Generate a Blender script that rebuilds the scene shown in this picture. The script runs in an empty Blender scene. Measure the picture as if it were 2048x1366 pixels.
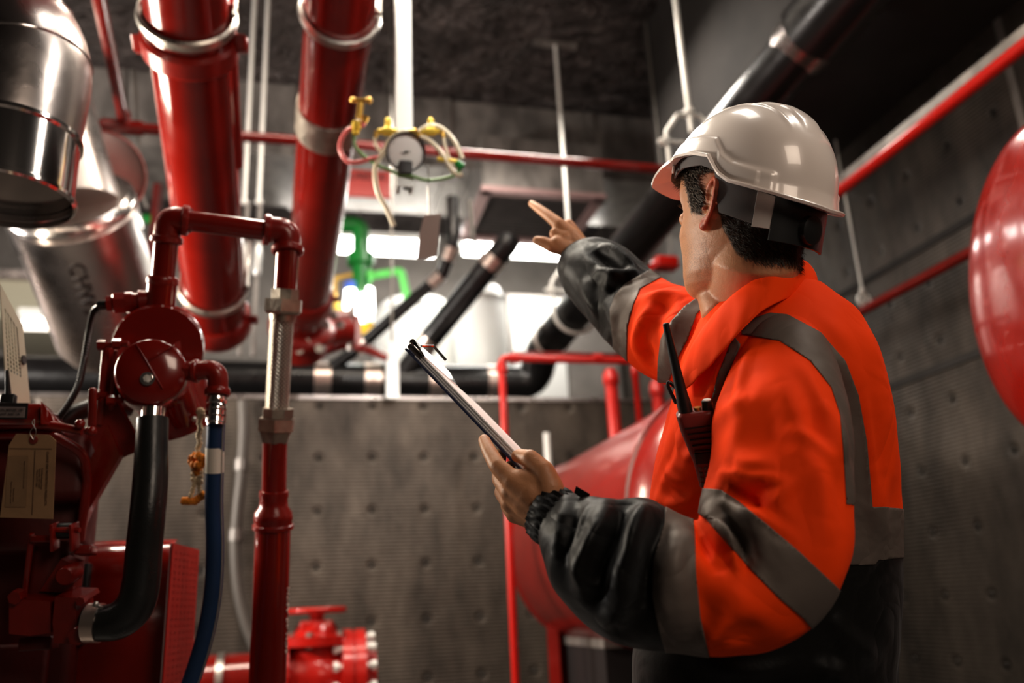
import bpy, bmesh, math, random
import numpy as np
from mathutils import Vector, Matrix, noise
from mathutils.bvhtree import BVHTree

random.seed(7)
SC = bpy.context.scene
COL = SC.collection
PI = math.pi
F = 1700.0                                   # focal length in pixels of a 2048 wide frame
EYE = Vector((0, 0, 1.10))

# ---------------------------------------------------------------- camera frame
_Y = Vector(((600 - 1024) / F, -(1232 - 683) / F, -1)).normalized()
_Z = Vector(((760 - 1024) / F, -(-4800 - 683) / F, -1)).normalized()
_Z = (_Z - _Y * _Z.dot(_Y)).normalized()
_X = _Y.cross(_Z)
CX = Vector((_X.x, _Y.x, _Z.x)); CU = Vector((_X.y, _Y.y, _Z.y)); CB = Vector((_X.z, _Y.z, _Z.z))

def ray(u, v): return CX * ((u - 1024) / F) - CU * ((v - 683) / F) - CB
def C(u, v, d): return EYE + ray(u, v) * d
def AY(u, v, Y):
    r = ray(u, v); return EYE + r * ((Y - EYE.y) / r.y)
def AX(u, v, X):
    r = ray(u, v); return EYE + r * ((X - EYE.x) / r.x)
def AZ(u, v, Z):
    r = ray(u, v); return EYE + r * ((Z - EYE.z) / r.z)
def V(*a): return Vector(a)

def make_camera():
    cam = bpy.data.cameras.new('camera'); o = bpy.data.objects.new('camera', cam); COL.objects.link(o)
    m = Matrix((CX, CU, CB)).transposed().to_4x4(); m.translation = EYE
    o.matrix_world = m
    cam.sensor_width = 36; cam.lens = F / 2048 * 36; cam.clip_start = .05; cam.clip_end = 60
    cam.dof.use_dof = True; cam.dof.focus_distance = 1.2; cam.dof.aperture_fstop = 2.4
    cam.dof.aperture_blades = 0
    SC.camera = o
make_camera()

# ---------------------------------------------------------------- materials
MATS = {}
def nodes(name):
    m = bpy.data.materials.new(name); m.use_nodes = True
    nt = m.node_tree; nt.nodes.clear()
    out = nt.nodes.new('ShaderNodeOutputMaterial'); b = nt.nodes.new('ShaderNodeBsdfPrincipled')
    nt.links.new(b.outputs[0], out.inputs[0])
    MATS[name] = m
    return m, nt, b
def N(nt, t, **kw):
    n = nt.nodes.new(t)
    for k, v in kw.items():
        if k.startswith('i_'): n.inputs[k[2:].replace('_', ' ')].default_value = v
        else: setattr(n, k, v)
    return n
def mat(name, col, rough=.5, metal=0., bump=0., bscale=40., var=0., vscale=6., coat=0., rvar=0., sheen=0., sss=0., dist=.002, stretch=None, col2=None, bdetail=4., spec=.5, crease=0.):
    m, nt, b = nodes(name)
    b.inputs['Specular IOR Level'].default_value = spec
    L = nt.links.new
    tc = N(nt, 'ShaderNodeTexCoord'); mp = N(nt, 'ShaderNodeMapping')
    if stretch: mp.inputs['Scale'].default_value = stretch
    L(tc.outputs['Object'], mp.inputs[0])
    b.inputs['Base Color'].default_value = (*col, 1)
    b.inputs['Roughness'].default_value = rough
    b.inputs['Metallic'].default_value = metal
    b.inputs['Coat Weight'].default_value = coat
    b.inputs['Coat Roughness'].default_value = .05
    b.inputs['Sheen Weight'].default_value = sheen
    if sss:
        b.inputs['Subsurface Weight'].default_value = sss
        b.inputs['Subsurface Radius'].default_value = (.01, .004, .002)
        b.inputs['Subsurface Scale'].default_value = 1.0
    if var or rvar:
        n = N(nt, 'ShaderNodeTexNoise', i_Scale=vscale, i_Detail=5., i_Roughness=.6); L(mp.outputs[0], n.inputs['Vector'])
        if var:
            r = N(nt, 'ShaderNodeMix', data_type='RGBA')
            c2 = col2 or tuple(c * (1 - var) for c in col)
            r.inputs[6].default_value = (*c2, 1); r.inputs[7].default_value = (*[min(1, c * (1 + var * .5)) for c in col], 1)
            mr = N(nt, 'ShaderNodeMapRange'); mr.inputs[1].default_value = .35; mr.inputs[2].default_value = .65
            L(n.outputs[0], mr.inputs[0]); L(mr.outputs[0], r.inputs[0]); L(r.outputs[2], b.inputs['Base Color'])
        if rvar:
            mr = N(nt, 'ShaderNodeMapRange'); mr.inputs[1].default_value = .3; mr.inputs[2].default_value = .7
            mr.inputs[3].default_value = max(0, rough - rvar); mr.inputs[4].default_value = min(1, rough + rvar)
            L(n.outputs[0], mr.inputs[0]); L(mr.outputs[0], b.inputs['Roughness'])
    if bump:
        n2 = N(nt, 'ShaderNodeTexNoise', i_Scale=bscale, i_Detail=bdetail); L(mp.outputs[0], n2.inputs['Vector'])
        bp = N(nt, 'ShaderNodeBump', i_Strength=bump, i_Distance=dist); L(n2.outputs[0], bp.inputs['Height']); L(bp.outputs[0], b.inputs['Normal'])
        if crease:
            n3 = N(nt, 'ShaderNodeTexNoise', i_Scale=6.0, i_Detail=2.5, i_Roughness=.45, i_Distortion=1.1); L(mp.outputs[0], n3.inputs['Vector'])
            s_ = N(nt, 'ShaderNodeMath', operation='SUBTRACT'); L(n3.outputs[0], s_.inputs[0]); s_.inputs[1].default_value = .5
            a_ = N(nt, 'ShaderNodeMath', operation='ABSOLUTE'); L(s_.outputs[0], a_.inputs[0])
            b3 = N(nt, 'ShaderNodeBump', i_Strength=crease, i_Distance=.05); L(a_.outputs[0], b3.inputs['Height']); L(bp.outputs[0], b3.inputs['Normal']); L(b3.outputs[0], b.inputs['Normal'])
    return m
def emis(name, col, s):
    m, nt, b = nodes(name)
    b.inputs['Base Color'].default_value = (.8, .8, .8, 1)
    b.inputs['Emission Color'].default_value = (*col, 1); b.inputs['Emission Strength'].default_value = s
    return m

mat('red_paint', (.20, .008, .004), .17, bump=.10, bscale=14, dist=.002, coat=.5, rvar=.05, vscale=9, var=.12)
mat('red_cast', (.24, .011, .006), .28, bump=.45, bscale=120, dist=.0015, coat=.2, var=.2, vscale=14)
mat('red_dark', (.10, .005, .003), .5, bump=.3, bscale=60, var=.3, vscale=8)
mat('red_bright', (.50, .012, .006), .3, coat=.4, bump=.15, bscale=40)
mat('red_tank', (.24, .014, .010), .28, coat=.3, bump=.35, bscale=8, dist=.006, var=.15)
mat('aluminium', (.74, .70, .68), .2, metal=1, bump=.12, bscale=5, dist=.02, rvar=.06, vscale=4)
mat('aluminium_dull', (.52, .47, .45), .30, metal=1, bump=.2, bscale=6, dist=.02, rvar=.08, vscale=4)
mat('steel', (.55, .52, .48), .34, metal=.95, bump=.2, bscale=160, rvar=.1, vscale=30)
mat('union_metal', (.42, .38, .32), .42, metal=.85, bump=.3, bscale=90, rvar=.1, vscale=30, var=.2)
mat('galvanised', (.31, .285, .265), .42, metal=.45, var=.35, vscale=7, rvar=.15, bump=.35, bscale=4, dist=.02, stretch=(1, 1, .4))
mat('strut_metal', (.72, .72, .70), .35, metal=.6)
mat('zinc_rod', (.85, .84, .80), .4, metal=.25)
mat('chrome_bright', (.85, .8, .78), .12, metal=1)
mat('rubber_black', (.012, .012, .012), .38, bump=.25, bscale=90, rvar=.08)
mat('insulation', (.010, .009, .009), .33, bump=.2, bscale=60, rvar=.08, vscale=10, coat=.3)
mat('hose_black', (.014, .014, .013), .30, bump=.15, bscale=200, rvar=.06, vscale=20)
mat('hose_blue', (.012, .045, .13), .45, bump=.2, bscale=200, var=.2)
mat('white_band', (.75, .70, .62), .5)
mat('hose_lettering', (.42, .38, .34), .6)
mat('band_metal', (.75, .62, .55), .3, metal=.9)
mat('brass', (.62, .40, .10), .3, metal=.8)
mat('yellow_brass', (.85, .62, .10), .35, metal=.35)
mat('pink_hose', (.80, .22, .22), .35, coat=.3)
mat('green_hose', (.22, .38, .15), .35, coat=.3)
mat('cream_hose', (.80, .72, .55), .35, coat=.3)
mat('dial_white', (.95, .94, .92), .4)
mat('card_grey', (.55, .47, .44), .7)
mat('ink', (.02, .02, .02), .6)
mat('green_paint', (.015, .22, .04), .35, coat=.3)
mat('lime_paint', (.18, .75, .18), .4)
mat('blue_plastic', (.10, .22, .8), .4)
mat('yellow_plastic', (.95, .60, .03), .4)
mat('white_plastic', (.88, .88, .85), .35)
mat('panel_cream', (.52, .49, .38), .5, bump=.05)
mat('manila', (.42, .25, .13), .75, var=.15, vscale=18, bump=.1)
mat('manila_patch', (.33, .20, .105), .75, var=.15, vscale=18)
mat('tag_ink', (.12, .06, .03), .8)
mat('grommet_red', (.22, .03, .02), .5)
mat('label_grey', (.30, .25, .24), .55)
mat('label_dark', (.03, .025, .025), .5)
mat('marigold', (.85, .28, .02), .8, var=.4, vscale=90)
mat('thread_pale', (.70, .55, .35), .7)
mat('far_wall', (.26, .235, .215), .7, var=.25, vscale=2)
mat('concrete_dark', (.03, .026, .024), .8, var=.3, vscale=3, bump=.4, bscale=20)
mat('floor_paint', (.10, .09, .085), .4, var=.3, vscale=3, bump=.1)
mat('paper', (.92, .90, .90), .6)
mat('board_navy', (.015, .02, .06), .4)
mat('grey_conduit', (.16, .145, .13), .5, metal=.2)
mat('dark_grille', (.05, .035, .03), .6)
mat('frame_pink', (.50, .33, .32), .4, metal=.3)
mat('sign_red', (.50, .09, .08), .4)
mat('tank_grey', (.40, .32, .29), .35, coat=.3)
emis('lamp_tube', (1, .98, .93), 10)
emis('lamp_tube_soft', (1, .90, .78), 2.2)
emis('glow_white', (1, .98, .95), 1.5)  # glow given to the flask body to look brightly lit, no lamp inside

def quilt(name, axis, col=(.05, .044, .038), pins=True, crumple=0.):
    """ribbed dark acoustic sheet held by round pins on a 30 cm grid; axis = 'x' (sheet in the XZ plane), 'y' (YZ plane), 'z' (ceiling)"""
    m, nt, b = nodes(name); L = nt.links.new
    geo = N(nt, 'ShaderNodeNewGeometry'); sep = N(nt, 'ShaderNodeSeparateXYZ'); L(geo.outputs['Position'], sep.inputs[0])
    a, c = {'x': (0, 2), 'y': (1, 2), 'z': (0, 1)}[axis]
    def M(op, x, y=None, clamp=False):
        n = N(nt, 'ShaderNodeMath', operation=op, use_clamp=clamp)
        for i, q in enumerate((x, y)):
            if q is None: continue
            if isinstance(q, (int, float)): n.inputs[i].default_value = q
            else: L(q, n.inputs[i])
        return n.outputs[0]
    A, Cc = sep.outputs[a], sep.outputs[c]
    # fine ribs
    ribs = M('MULTIPLY', M('SINE', M('MULTIPLY', Cc if axis != 'z' else A, 2 * PI / .020)), .0011)
    big = N(nt, 'ShaderNodeTexNoise', i_Scale=2.6, i_Detail=4., i_Roughness=.55); L(geo.outputs['Position'], big.inputs['Vector'])
    h = M('ADD', ribs, M('MULTIPLY', big.outputs[0], .022 + crumple * .3))
    if crumple:
        mp = N(nt, 'ShaderNodeMapping'); mp.inputs['Scale'].default_value = (2.2, 5.5, 3)
        L(geo.outputs['Position'], mp.inputs[0])
        cr = N(nt, 'ShaderNodeTexNoise', i_Scale=1.5, i_Detail=6., i_Roughness=.5, i_Distortion=2.2); L(mp.outputs[0], cr.inputs['Vector'])
        h = M('ADD', h, M('MULTIPLY', M('ABSOLUTE', M('SUBTRACT', cr.outputs[0], .5)), .5 * crumple))
    if pins:
        fa = M('SUBTRACT', M('FRACT', M('DIVIDE', M('ADD', A, 30.07), .30)), .5); fc = M('SUBTRACT', M('FRACT', M('DIVIDE', M('ADD', Cc, 30.0), .30)), .5)
        d = M('SQRT', M('ADD', M('MULTIPLY', fa, fa), M('MULTIPLY', fc, fc)))
        dim = M('MULTIPLY', M('SUBTRACT', 1.0, M('DIVIDE', d, .13), True), -.014)          # sheet pulled in toward the pin
        pin = M('MULTIPLY', M('SUBTRACT', 1.0, M('DIVIDE', d, .05), True), .04)
        h = M('ADD', h, M('ADD', dim, pin))
    bp = N(nt, 'ShaderNodeBump', i_Strength=.75, i_Distance=1.0); L(h, bp.inputs['Height']); L(bp.outputs[0], b.inputs['Normal'])
    n = N(nt, 'ShaderNodeTexNoise', i_Scale=3.2, i_Detail=6., i_Roughness=.65)
    mp2 = N(nt, 'ShaderNodeMapping'); mp2.inputs['Scale'].default_value = (1.6, 1.6, .6); L(geo.outputs['Position'], mp2.inputs[0]); L(mp2.outputs[0], n.inputs['Vector'])
    mr = N(nt, 'ShaderNodeMapRange'); mr.inputs[1].default_value = .33; mr.inputs[2].default_value = .7; L(n.outputs[0], mr.inputs[0])
    mx = N(nt, 'ShaderNodeMix', data_type='RGBA'); mx.inputs[6].default_value = (*[q * .6 for q in col], 1); mx.inputs[7].default_value = (*[q * 1.7 for q in col], 1)
    L(mr.outputs[0], mx.inputs[0]); fin = mx.outputs[2]
    if pins:
        dimple_shade = N(nt, 'ShaderNodeMix', data_type='RGBA', blend_type='MULTIPLY'); dimple_shade.inputs[7].default_value = (.25, .24, .23, 1)
        L(M('MULTIPLY', M('SUBTRACT', 1.0, M('DIVIDE', d, .11), True), .9), dimple_shade.inputs[0]); L(fin, dimple_shade.inputs[6]); fin = dimple_shade.outputs[2]  # shade of the dimples painted into the base colour
    L(fin, b.inputs['Base Color'])
    b.inputs['Metallic'].default_value = .35
    mr2 = N(nt, 'ShaderNodeMapRange'); mr2.inputs[3].default_value = .55; mr2.inputs[4].default_value = .36; L(n.outputs[0], mr2.inputs[0]); L(mr2.outputs[0], b.inputs['Roughness'])
    return m
quilt('quilt_back', 'x', (.090, .073, .059)); quilt('quilt_right', 'y', (.070, .057, .047)); quilt('quilt_ceiling', 'z', (.085, .069, .064), pins=False, crumple=1.0)
quilt('quilt_ribbed', 'z', (.02, .018, .017), pins=False)

# ---------------------------------------------------------------- geometry helpers
class MB:
    """collects shapes in world space, then links them as one mesh object"""
    def __init__(s): s.v = []; s.f = []; s.flat = set()
    def add(s, vs, fs, flat=False):
        n = len(s.v); s.v += [Vector(p) for p in vs]
        for f in fs:
            if flat: s.flat.add(len(s.f))
            s.f.append([i + n for i in f])
        return s
    def loft(s, rings, cap=True, closed=True, loop=False):
        n = len(rings[0]); vs = [p for r in rings for p in r]; fs = []
        R = len(rings)
        for k in range(R if loop else R - 1):
            a, b_ = k * n, ((k + 1) % R) * n
            for i in range(n if closed else n - 1):
                j = (i + 1) % n
                fs.append((a + i, a + j, b_ + j, b_ + i))
        if cap and not loop and closed:
            fs.append(tuple(range(n - 1, -1, -1))); fs.append(tuple((R - 1) * n + i for i in range(n)))
        return s.add(vs, fs)
    def tube(s, pts, r, n=20, cap=True, loop=False, up=None, sq=1.0):
        pts = [Vector(p) for p in pts]; m = len(pts)
        rr = [r] * m if isinstance(r, (int, float)) else list(r)
        tg = []
        for i in range(m):
            a = pts[(i - 1) % m] if (i > 0 or loop) else pts[0]; b_ = pts[(i + 1) % m] if (i < m - 1 or loop) else pts[-1]
            t = (b_ - a)
            tg.append(t.normalized() if t.length > 1e-9 else (tg[-1] if tg else V(0, 0, 1)))
        nrm = up or (V(0, 0, 1) if abs(tg[0].z) < .9 else V(1, 0, 0))
        nrm = (nrm - tg[0] * nrm.dot(tg[0])).normalized()
        rings = []
        for i in range(m):
            nrm = (nrm - tg[i] * nrm.dot(tg[i]))
            nrm = nrm.normalized() if nrm.length > 1e-6 else tg[i].orthogonal().normalized()
            bi = tg[i].cross(nrm)
            rings.append([pts[i] + nrm * (math.cos(2 * PI * k / n) * rr[i]) + bi * (math.sin(2 * PI * k / n) * rr[i] * sq) for k in range(n)])
        return s.loft(rings, cap, loop=loop)
    def lathe(s, o, ax, prof, n=28, cap=True):
        """prof = [(distance along the axis, radius)]"""
        o = Vector(o); ax = Vector(ax).normalized(); a = ax.orthogonal().normalized(); b_ = ax.cross(a)
        rings = [[o + ax * t + (a * math.cos(2 * PI * k / n) + b_ * math.sin(2 * PI * k / n)) * max(r, 1e-5) for k in range(n)] for t, r in prof]
        return s.loft(rings, cap)
    def ngon(s, o, ax, prof, n=6, rot=0.):
        o = Vector(o); ax = Vector(ax).normalized(); a = ax.orthogonal().normalized(); b_ = ax.cross(a)
        rings = [[o + ax * t + (a * math.cos(2 * PI * k / n + rot) + b_ * math.sin(2 * PI * k / n + rot)) * r for k in range(n)] for t, r in prof]
        k0 = len(s.f); s.loft(rings, True); s.flat.update(range(k0, len(s.f))); return s
    def box(s, c, ex, ey, ez, bev=0.):
        """centre and three half-extent vectors"""
        c, ex, ey, ez = map(Vector, (c, ex, ey, ez))
        if bev <= 0:
            vs = [c + ex * a + ey * b_ + ez * d for a in (-1, 1) for b_ in (-1, 1) for d in (-1, 1)]
            return s.add(vs, [(0, 1, 3, 2), (4, 6, 7, 5), (0, 4, 5, 1), (2, 3, 7, 6), (0, 2, 6, 4), (1, 5, 7, 3)], True)
        lx, ly, lz = ex.length, ey.length, ez.length; bm = bmesh.new()
        bmesh.ops.create_cube(bm, size=2)
        for v in bm.verts: v.co = V(v.co.x * lx, v.co.y * ly, v.co.z * lz)
        bmesh.ops.bevel(bm, geom=list(bm.edges), offset=min(bev, lx * .9, ly * .9, lz * .9), segments=3, profile=.5, affect='EDGES')
        M = Matrix((ex / lx, ey / ly, ez / lz)).transposed()
        bm.verts.index_update()
        vs = [c + M @ v.co for v in bm.verts]; fs = [[v.index for v in f.verts] for f in bm.faces]; bm.free()
        return s.add(vs, fs)
    def slab(s, pts, nrm, th, bev=0.):
        """extruded polygon"""
        pts = [Vector(p) for p in pts]; nrm = Vector(nrm).normalized() * th; n = len(pts)
        vs = pts + [p + nrm for p in pts]
        fs = [tuple(range(n - 1, -1, -1)), tuple(range(n, 2 * n))] + [(i, (i + 1) % n, (i + 1) % n + n, i + n) for i in range(n)]
        return s.add(vs, fs, True)
    def bar(s, a, b_, w, h, up=V(0, 0, 1), bev=0.):
        a, b_ = Vector(a), Vector(b_); t = (b_ - a); L_ = t.length; t.normalize()
        sd = t.cross(up).normalized() if abs(t.dot(up)) < .99 else t.orthogonal().normalized(); uu = sd.cross(t)
        return s.box((a + b_) / 2, t * (L_ / 2), sd * (w / 2), uu * (h / 2), bev)
    def ball(s, c, r, n=14, sc=(1, 1, 1)):
        c = Vector(c); prof = [[c + V(math.cos(2 * PI * k / n) * math.sin(t) * r * sc[0], math.sin(2 * PI * k / n) * math.sin(t) * r * sc[1], math.cos(t) * r * sc[2]) for k in range(n)]
                               for t in [max(.02, min(PI - .02, PI * i / (n // 2))) for i in range(n // 2 + 1)]]
        return s.loft(prof, True)
    def ring(s, c, ax, R, r, n=32, m=8, sq=1.0):
        c = Vector(c); ax = Vector(ax).normalized(); a = ax.orthogonal().normalized(); b_ = ax.cross(a)
        rings = []
        for k in range(n):
            e = a * math.cos(2 * PI * k / n) + b_ * math.sin(2 * PI * k / n)
            rings.append([c + e * (R + math.cos(2 * PI * j / m) * r) + ax * (math.sin(2 * PI * j / m) * r * sq) for j in range(m)])
        return s.loft(rings, loop=True)
    def band(s, c, ax, R, w, t=.003, n=36):
        """flat strap of width w wrapped round a pipe of radius R"""
        c = Vector(c); ax = Vector(ax).normalized()
        return s.lathe(c, ax, [(-w / 2, R - .002), (-w / 2, R + t), (w / 2, R + t), (w / 2, R - .002)], n, cap=False)
    def build(s, name, m, parent=None, smooth=True, mod=None, angle=40):
        me = bpy.data.meshes.new(name); off = parent.matrix_world.translation.copy() if parent is not None and not hasattr(parent, '_l') else V(0, 0, 0)
        off = WORLD.get(parent.name, V(0, 0, 0)) if parent is not None else V(0, 0, 0)
        base = V(0, 0, 0)
        if parent is None and s.v:
            lo = V(*[min(p[i] for p in s.v) for i in range(3)]); hi = V(*[max(p[i] for p in s.v) for i in range(3)])
            base = V((lo.x + hi.x) / 2, (lo.y + hi.y) / 2, lo.z)
        org = base if parent is None else off
        me.from_pydata([p - org for p in s.v], [], s.f); me.update()
        me.materials.append(MATS[m] if isinstance(m, str) else m)
        bm = bmesh.new(); bm.from_mesh(me); bmesh.ops.recalc_face_normals(bm, faces=bm.faces); bm.to_mesh(me); bm.free()
        if smooth:
            flat = s.flat
            me.polygons.foreach_set('use_smooth', [i not in flat for i in range(len(me.polygons))])
            me.set_sharp_from_angle(angle=math.radians(angle))
        o = bpy.data.objects.new(name, me); COL.objects.link(o)
        if parent is not None:
            o.parent = parent; WORLD[o.name] = off
        else:
            o.location = base; WORLD[o.name] = base
        return o
WORLD = {}

def thing(name, label, cat, loc, group=None):
    o = bpy.data.objects.new(name, None); COL.objects.link(o); o.location = Vector(loc); o.empty_display_size = .05
    WORLD[o.name] = Vector(loc)
    o['label'] = label; o['category'] = cat
    if group: o['group'] = group
    return o
def tag(o, label, cat, group=None):
    o['label'] = label; o['category'] = cat
    if group: o['group'] = group
    return o
def struct(name, mb, m, parent=None, **k):
    o = mb.build(name, m, parent, **k)
    if parent is None: o['kind'] = 'structure'
    return o
def dup(root, delta, label=None, group=None):
    r = root.copy(); COL.objects.link(r); r.location = root.location + Vector(delta)
    if label: r['label'] = label
    if group: r['group'] = group
    for ch in list(root.children):
        c = ch.copy(); COL.objects.link(c); c.parent = r
        for g in list(ch.children):
            d = g.copy(); COL.objects.link(d); d.parent = c
    return r

def smooth_path(pts, k=8):
    """Catmull-Rom through the points (tuples may carry extra numbers)"""
    P = [np.array(list(p), float) for p in pts]; P = [2 * P[0] - P[1]] + P + [2 * P[-1] - P[-2]]; out = []
    for i in range(1, len(P) - 2):
        for j in range(k):
            t = j / k
            out.append(.5 * ((2 * P[i]) + (-P[i - 1] + P[i + 1]) * t + (2 * P[i - 1] - 5 * P[i] + 4 * P[i + 1] - P[i + 2]) * t * t + (-P[i - 1] + 3 * P[i] - 3 * P[i + 1] + P[i + 2]) * t ** 3))
    out.append(P[-2]); return out
def VP(a): return [Vector(p[:3]) for p in a]
def fillet(pts, rad, k=8):
    """polyline with its inner corners rounded"""
    pts = [Vector(p) for p in pts]; out = [pts[0]]
    for i in range(1, len(pts) - 1):
        a, b_, c = pts[i - 1], pts[i], pts[i + 1]; u = (a - b_).normalized(); w = (c - b_).normalized()
        ang = u.angle(w); d = min(rad / math.tan(ang / 2), (a - b_).length * .48, (c - b_).length * .48)
        p0, p1 = b_ + u * d, b_ + w * d
        for j in range(k + 1):
            t = j / k; out.append(p0.lerp(b_, t).lerp(b_.lerp(p1, t), t))
    out.append(pts[-1]); return out
_fnt = None
def lettering(txt, c, right, up, size, m, name, parent, thick=.0004):
    """solid letters lying on a surface, built from the built-in font"""
    cu = bpy.data.curves.new(name, 'FONT'); cu.body = txt; cu.size = size; cu.align_x = 'CENTER'; cu.align_y = 'CENTER'; cu.extrude = thick
    tmp = bpy.data.objects.new('tmp', cu); COL.objects.link(tmp)
    dg = bpy.context.evaluated_depsgraph_get(); me = bpy.data.meshes.new_from_object(tmp.evaluated_get(dg))
    bpy.data.objects.remove(tmp); bpy.data.curves.remove(cu)
    right = Vector(right).normalized(); nz = right.cross(Vector(up)).normalized(); up = nz.cross(right)
    off = WORLD.get(parent.name, V(0, 0, 0)) if parent is not None else V(0, 0, 0)
    M = Matrix((right, up, nz)).transposed()
    for v in me.vertices: v.co = Vector(c) + M @ v.co - off
    me.materials.clear(); me.materials.append(MATS[m]); me.name = name
    o = bpy.data.objects.new(name, me); COL.objects.link(o); o.parent = parent
    WORLD[o.name] = off
    return o
# ================================================================ the room
XR, XL, YB, YF, YN = 3.02, -3.4, 4.9, 8.3, -2.6
ZC = AY(1115, 150, 5.3).z
ZW = AY(700, 799, YB).z
def aabox(x0, x1, y0, y1, z0, z1, bev=0.):
    return MB().box(((x0 + x1) / 2, (y0 + y1) / 2, (z0 + z1) / 2), ((x1 - x0) / 2, 0, 0), (0, (y1 - y0) / 2, 0), (0, 0, (z1 - z0) / 2), bev)
struct('floor', aabox(XL - .2, XR + .2, YN - .2, YF + .2, -.1, 0), 'floor_paint')
struct('ceiling', aabox(XL - .2, XR + .2, YN - .2, YF + .2, ZC, ZC + .15), 'quilt_ceiling')
struct('wall_right', aabox(XR, XR + .15, YN - .2, YF + .2, 0, ZC), 'quilt_right')
struct('wall_left', aabox(XL - .15, XL, YN - .2, YF + .2, 0, ZC), 'quilt_right')
struct('wall_front', aabox(XL, XR, YN - .15, YN, 0, ZC), 'concrete_dark')
struct('wall_back', aabox(XL, XR, YF, YF + .15, 0, ZC), 'far_wall')
struct('wall_partition', aabox(XL, XR, YB, YB + .1, 0, ZW), 'quilt_back')
struct('trim_partition', aabox(XL, XR, YB - .012, YB + .12, ZW, ZW + .02), 'aluminium_dull')
# soffit beam added for the unlit darkness above the right wall, joints of the quilted sheet
ZS = 3.55
struct('shade_beam', aabox(2.25, XR, YN, 4.7, ZS, ZC), 'concrete_dark')
for k, (v0, z) in enumerate(((0, 2.10), (0, 2.72))):
    struct('trim_%d' % (k + 1), aabox(XR - .008, XR, .8, YB, z, z + .035), 'concrete_dark')
# slim bright seam strips in the sheets
for k, (y, nm) in enumerate(((2.9, 3),)):
    struct('trim_3', aabox(XR - .006, XR, 2.62, 2.66, 0, ZS), 'galvanised')

# ---------------------------------------------------------------- overhead duct and its drop box
YD = 5.75
z1 = ZC - .01; z0 = AY(300, 290, YD).z
xa = AY(150, 250, YD).x - 1.2; xb = AY(1420, 300, YD).x
t = thing('ventilation_duct', 'long grey sheet metal duct crossing the room under the crumpled ceiling sheet', 'duct', ((xa + xb) / 2, YD + .4, z0))
aabox(xa, xb, YD, YD + .85, z0, z1).build('duct_shell', 'galvanised', t)
for x in np.arange(xa + .3, xb, 1.18):
    aabox(x - .02, x + .02, YD - .02, YD + .87, z0 - .02, z1).build('flange', 'galvanised', t)
p0 = AY(965, 372, 5.45); p1 = AY(1210, 397, 5.45)
bx0, bx1, bz = p0.x, p1.x, (p0.z + p1.z) / 2; by0, by1 = 5.45, 6.35
t = thing('air_drop_box', 'square grey duct box with pink framed dark grille behind the pointing hand', 'duct', ((bx0 + bx1) / 2, 5.9, bz))
aabox(bx0, bx1, by0, by1, bz + .01, z0 + .12).build('box_shell', 'galvanised', t)
fr = MB()
w = .07
for a in ((bx0 - .01, bx1 + .01, by0 - .01, by0 + w), (bx0 - .01, bx1 + .01, by1 - w, by1 + .01), (bx0 - .01, bx0 + w, by0, by1), (bx1 - w, bx1 + .01, by0, by1)):
    fr.box(((a[0] + a[1]) / 2, (a[2] + a[3]) / 2, bz), ((a[1] - a[0]) / 2, 0, 0), (0, (a[3] - a[2]) / 2, 0), (0, 0, .02))
fr.build('grille_frame', 'frame_pink', t)
g = MB()
for k in range(14):
    y = by0 + .09 + k * (by1 - by0 - .18) / 13
    g.box(((bx0 + bx1) / 2, y, bz + .01), ((bx1 - bx0) / 2 - .06, 0, 0), (0, .027, .008), (0, -.001, .004))
g.build('grille', 'dark_grille', t)

# threaded rods that carry things from the ceiling
def rod(x, y, z0_, z1_, r, label, m='zinc_rod', extra=None, group=None):
    t = thing('hanger_rod', label, 'rod', (x, y, z0_), group)
    MB().tube([(x, y, z0_), (x, y, z1_)], r, 10).build('rod', m, t)
    MB().ngon((x, y, z0_ + .01), (0, 0, 1), [(0, r * 1.9), (.012, r * 1.9)]).build('nut', m, t)
    if extra: extra(t)
    return t
for uu, lab in ((500, 'left one of two slender grey rods between the two large red pipes'), (528, 'right one of two slender grey rods between the two large red pipes')):
    p = AY(uu, 182, 4.6); rod(p.x, 4.6, AY(uu + 3, 410, 4.6).z, ZC, .013, lab, group='slender rods between the large red pipes')
p = AX(1728, 600, XR - .12); rod(p.x, p.y, p.z - .02, ZS + .1, .007, 'thin rod holding the low red wall pipe beside the quilted wall',
    extra=lambda t: (MB().ring((p.x, p.y, p.z), (0, 1, 0), .036, .008).build('pipe_loop', 'zinc_rod', t), MB().ball((p.x, p.y, p.z + .055), .017).build('swivel', 'zinc_rod', t)))
# galvanised brackets beside the left duct jacket
for (u, v0, v1, Y, lab) in ((265, 140, 380, 4.9, 'narrow grey bracket hanging behind the left large red pipe'),):
    a, b_ = AY(u, v0, Y), AY(u + 15, v1, Y)
    tag(MB().bar(a, b_, .03, .02).bar(b_, b_ + V(.05, 0, -.12), .03, .02).build('duct_bracket', 'galvanised'), lab, 'bracket')

# ---------------------------------------------------------------- strip lights of the far half of the room
def striplight(u0, u1, v0, v1, Y, lab, mt='lamp_tube', h=.07):
    a, b_ = AY(u0, v0, Y), AY(u1, v1, Y); z = (a.z + b_.z) / 2; a.z = b_.z = z
    t = thing('strip_light', lab, 'light', ((a.x + b_.x) / 2, Y, z))
    MB().box(((a.x + b_.x) / 2, Y + .02, z + h + .02), ((b_.x - a.x) / 2 + .03, 0, 0), (0, .08, 0), (0, 0, .03)).build('housing', 'white_plastic', t)
    MB().tube([a, b_], h, 16).build('tube', mt, t)
    for s in (a, b_): MB().box(s + V(0, 0, h * .3), (.015, 0, 0), (0, h * .9, 0), (0, 0, h * .9)).build('end_cap', 'white_plastic', t)
    MB().tube([((a.x + b_.x) / 2, Y + .02, z + h + .04), ((a.x + b_.x) / 2, Y + .02, ZC)], .01, 8).build('drop_rod', 'galvanised', t)
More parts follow.
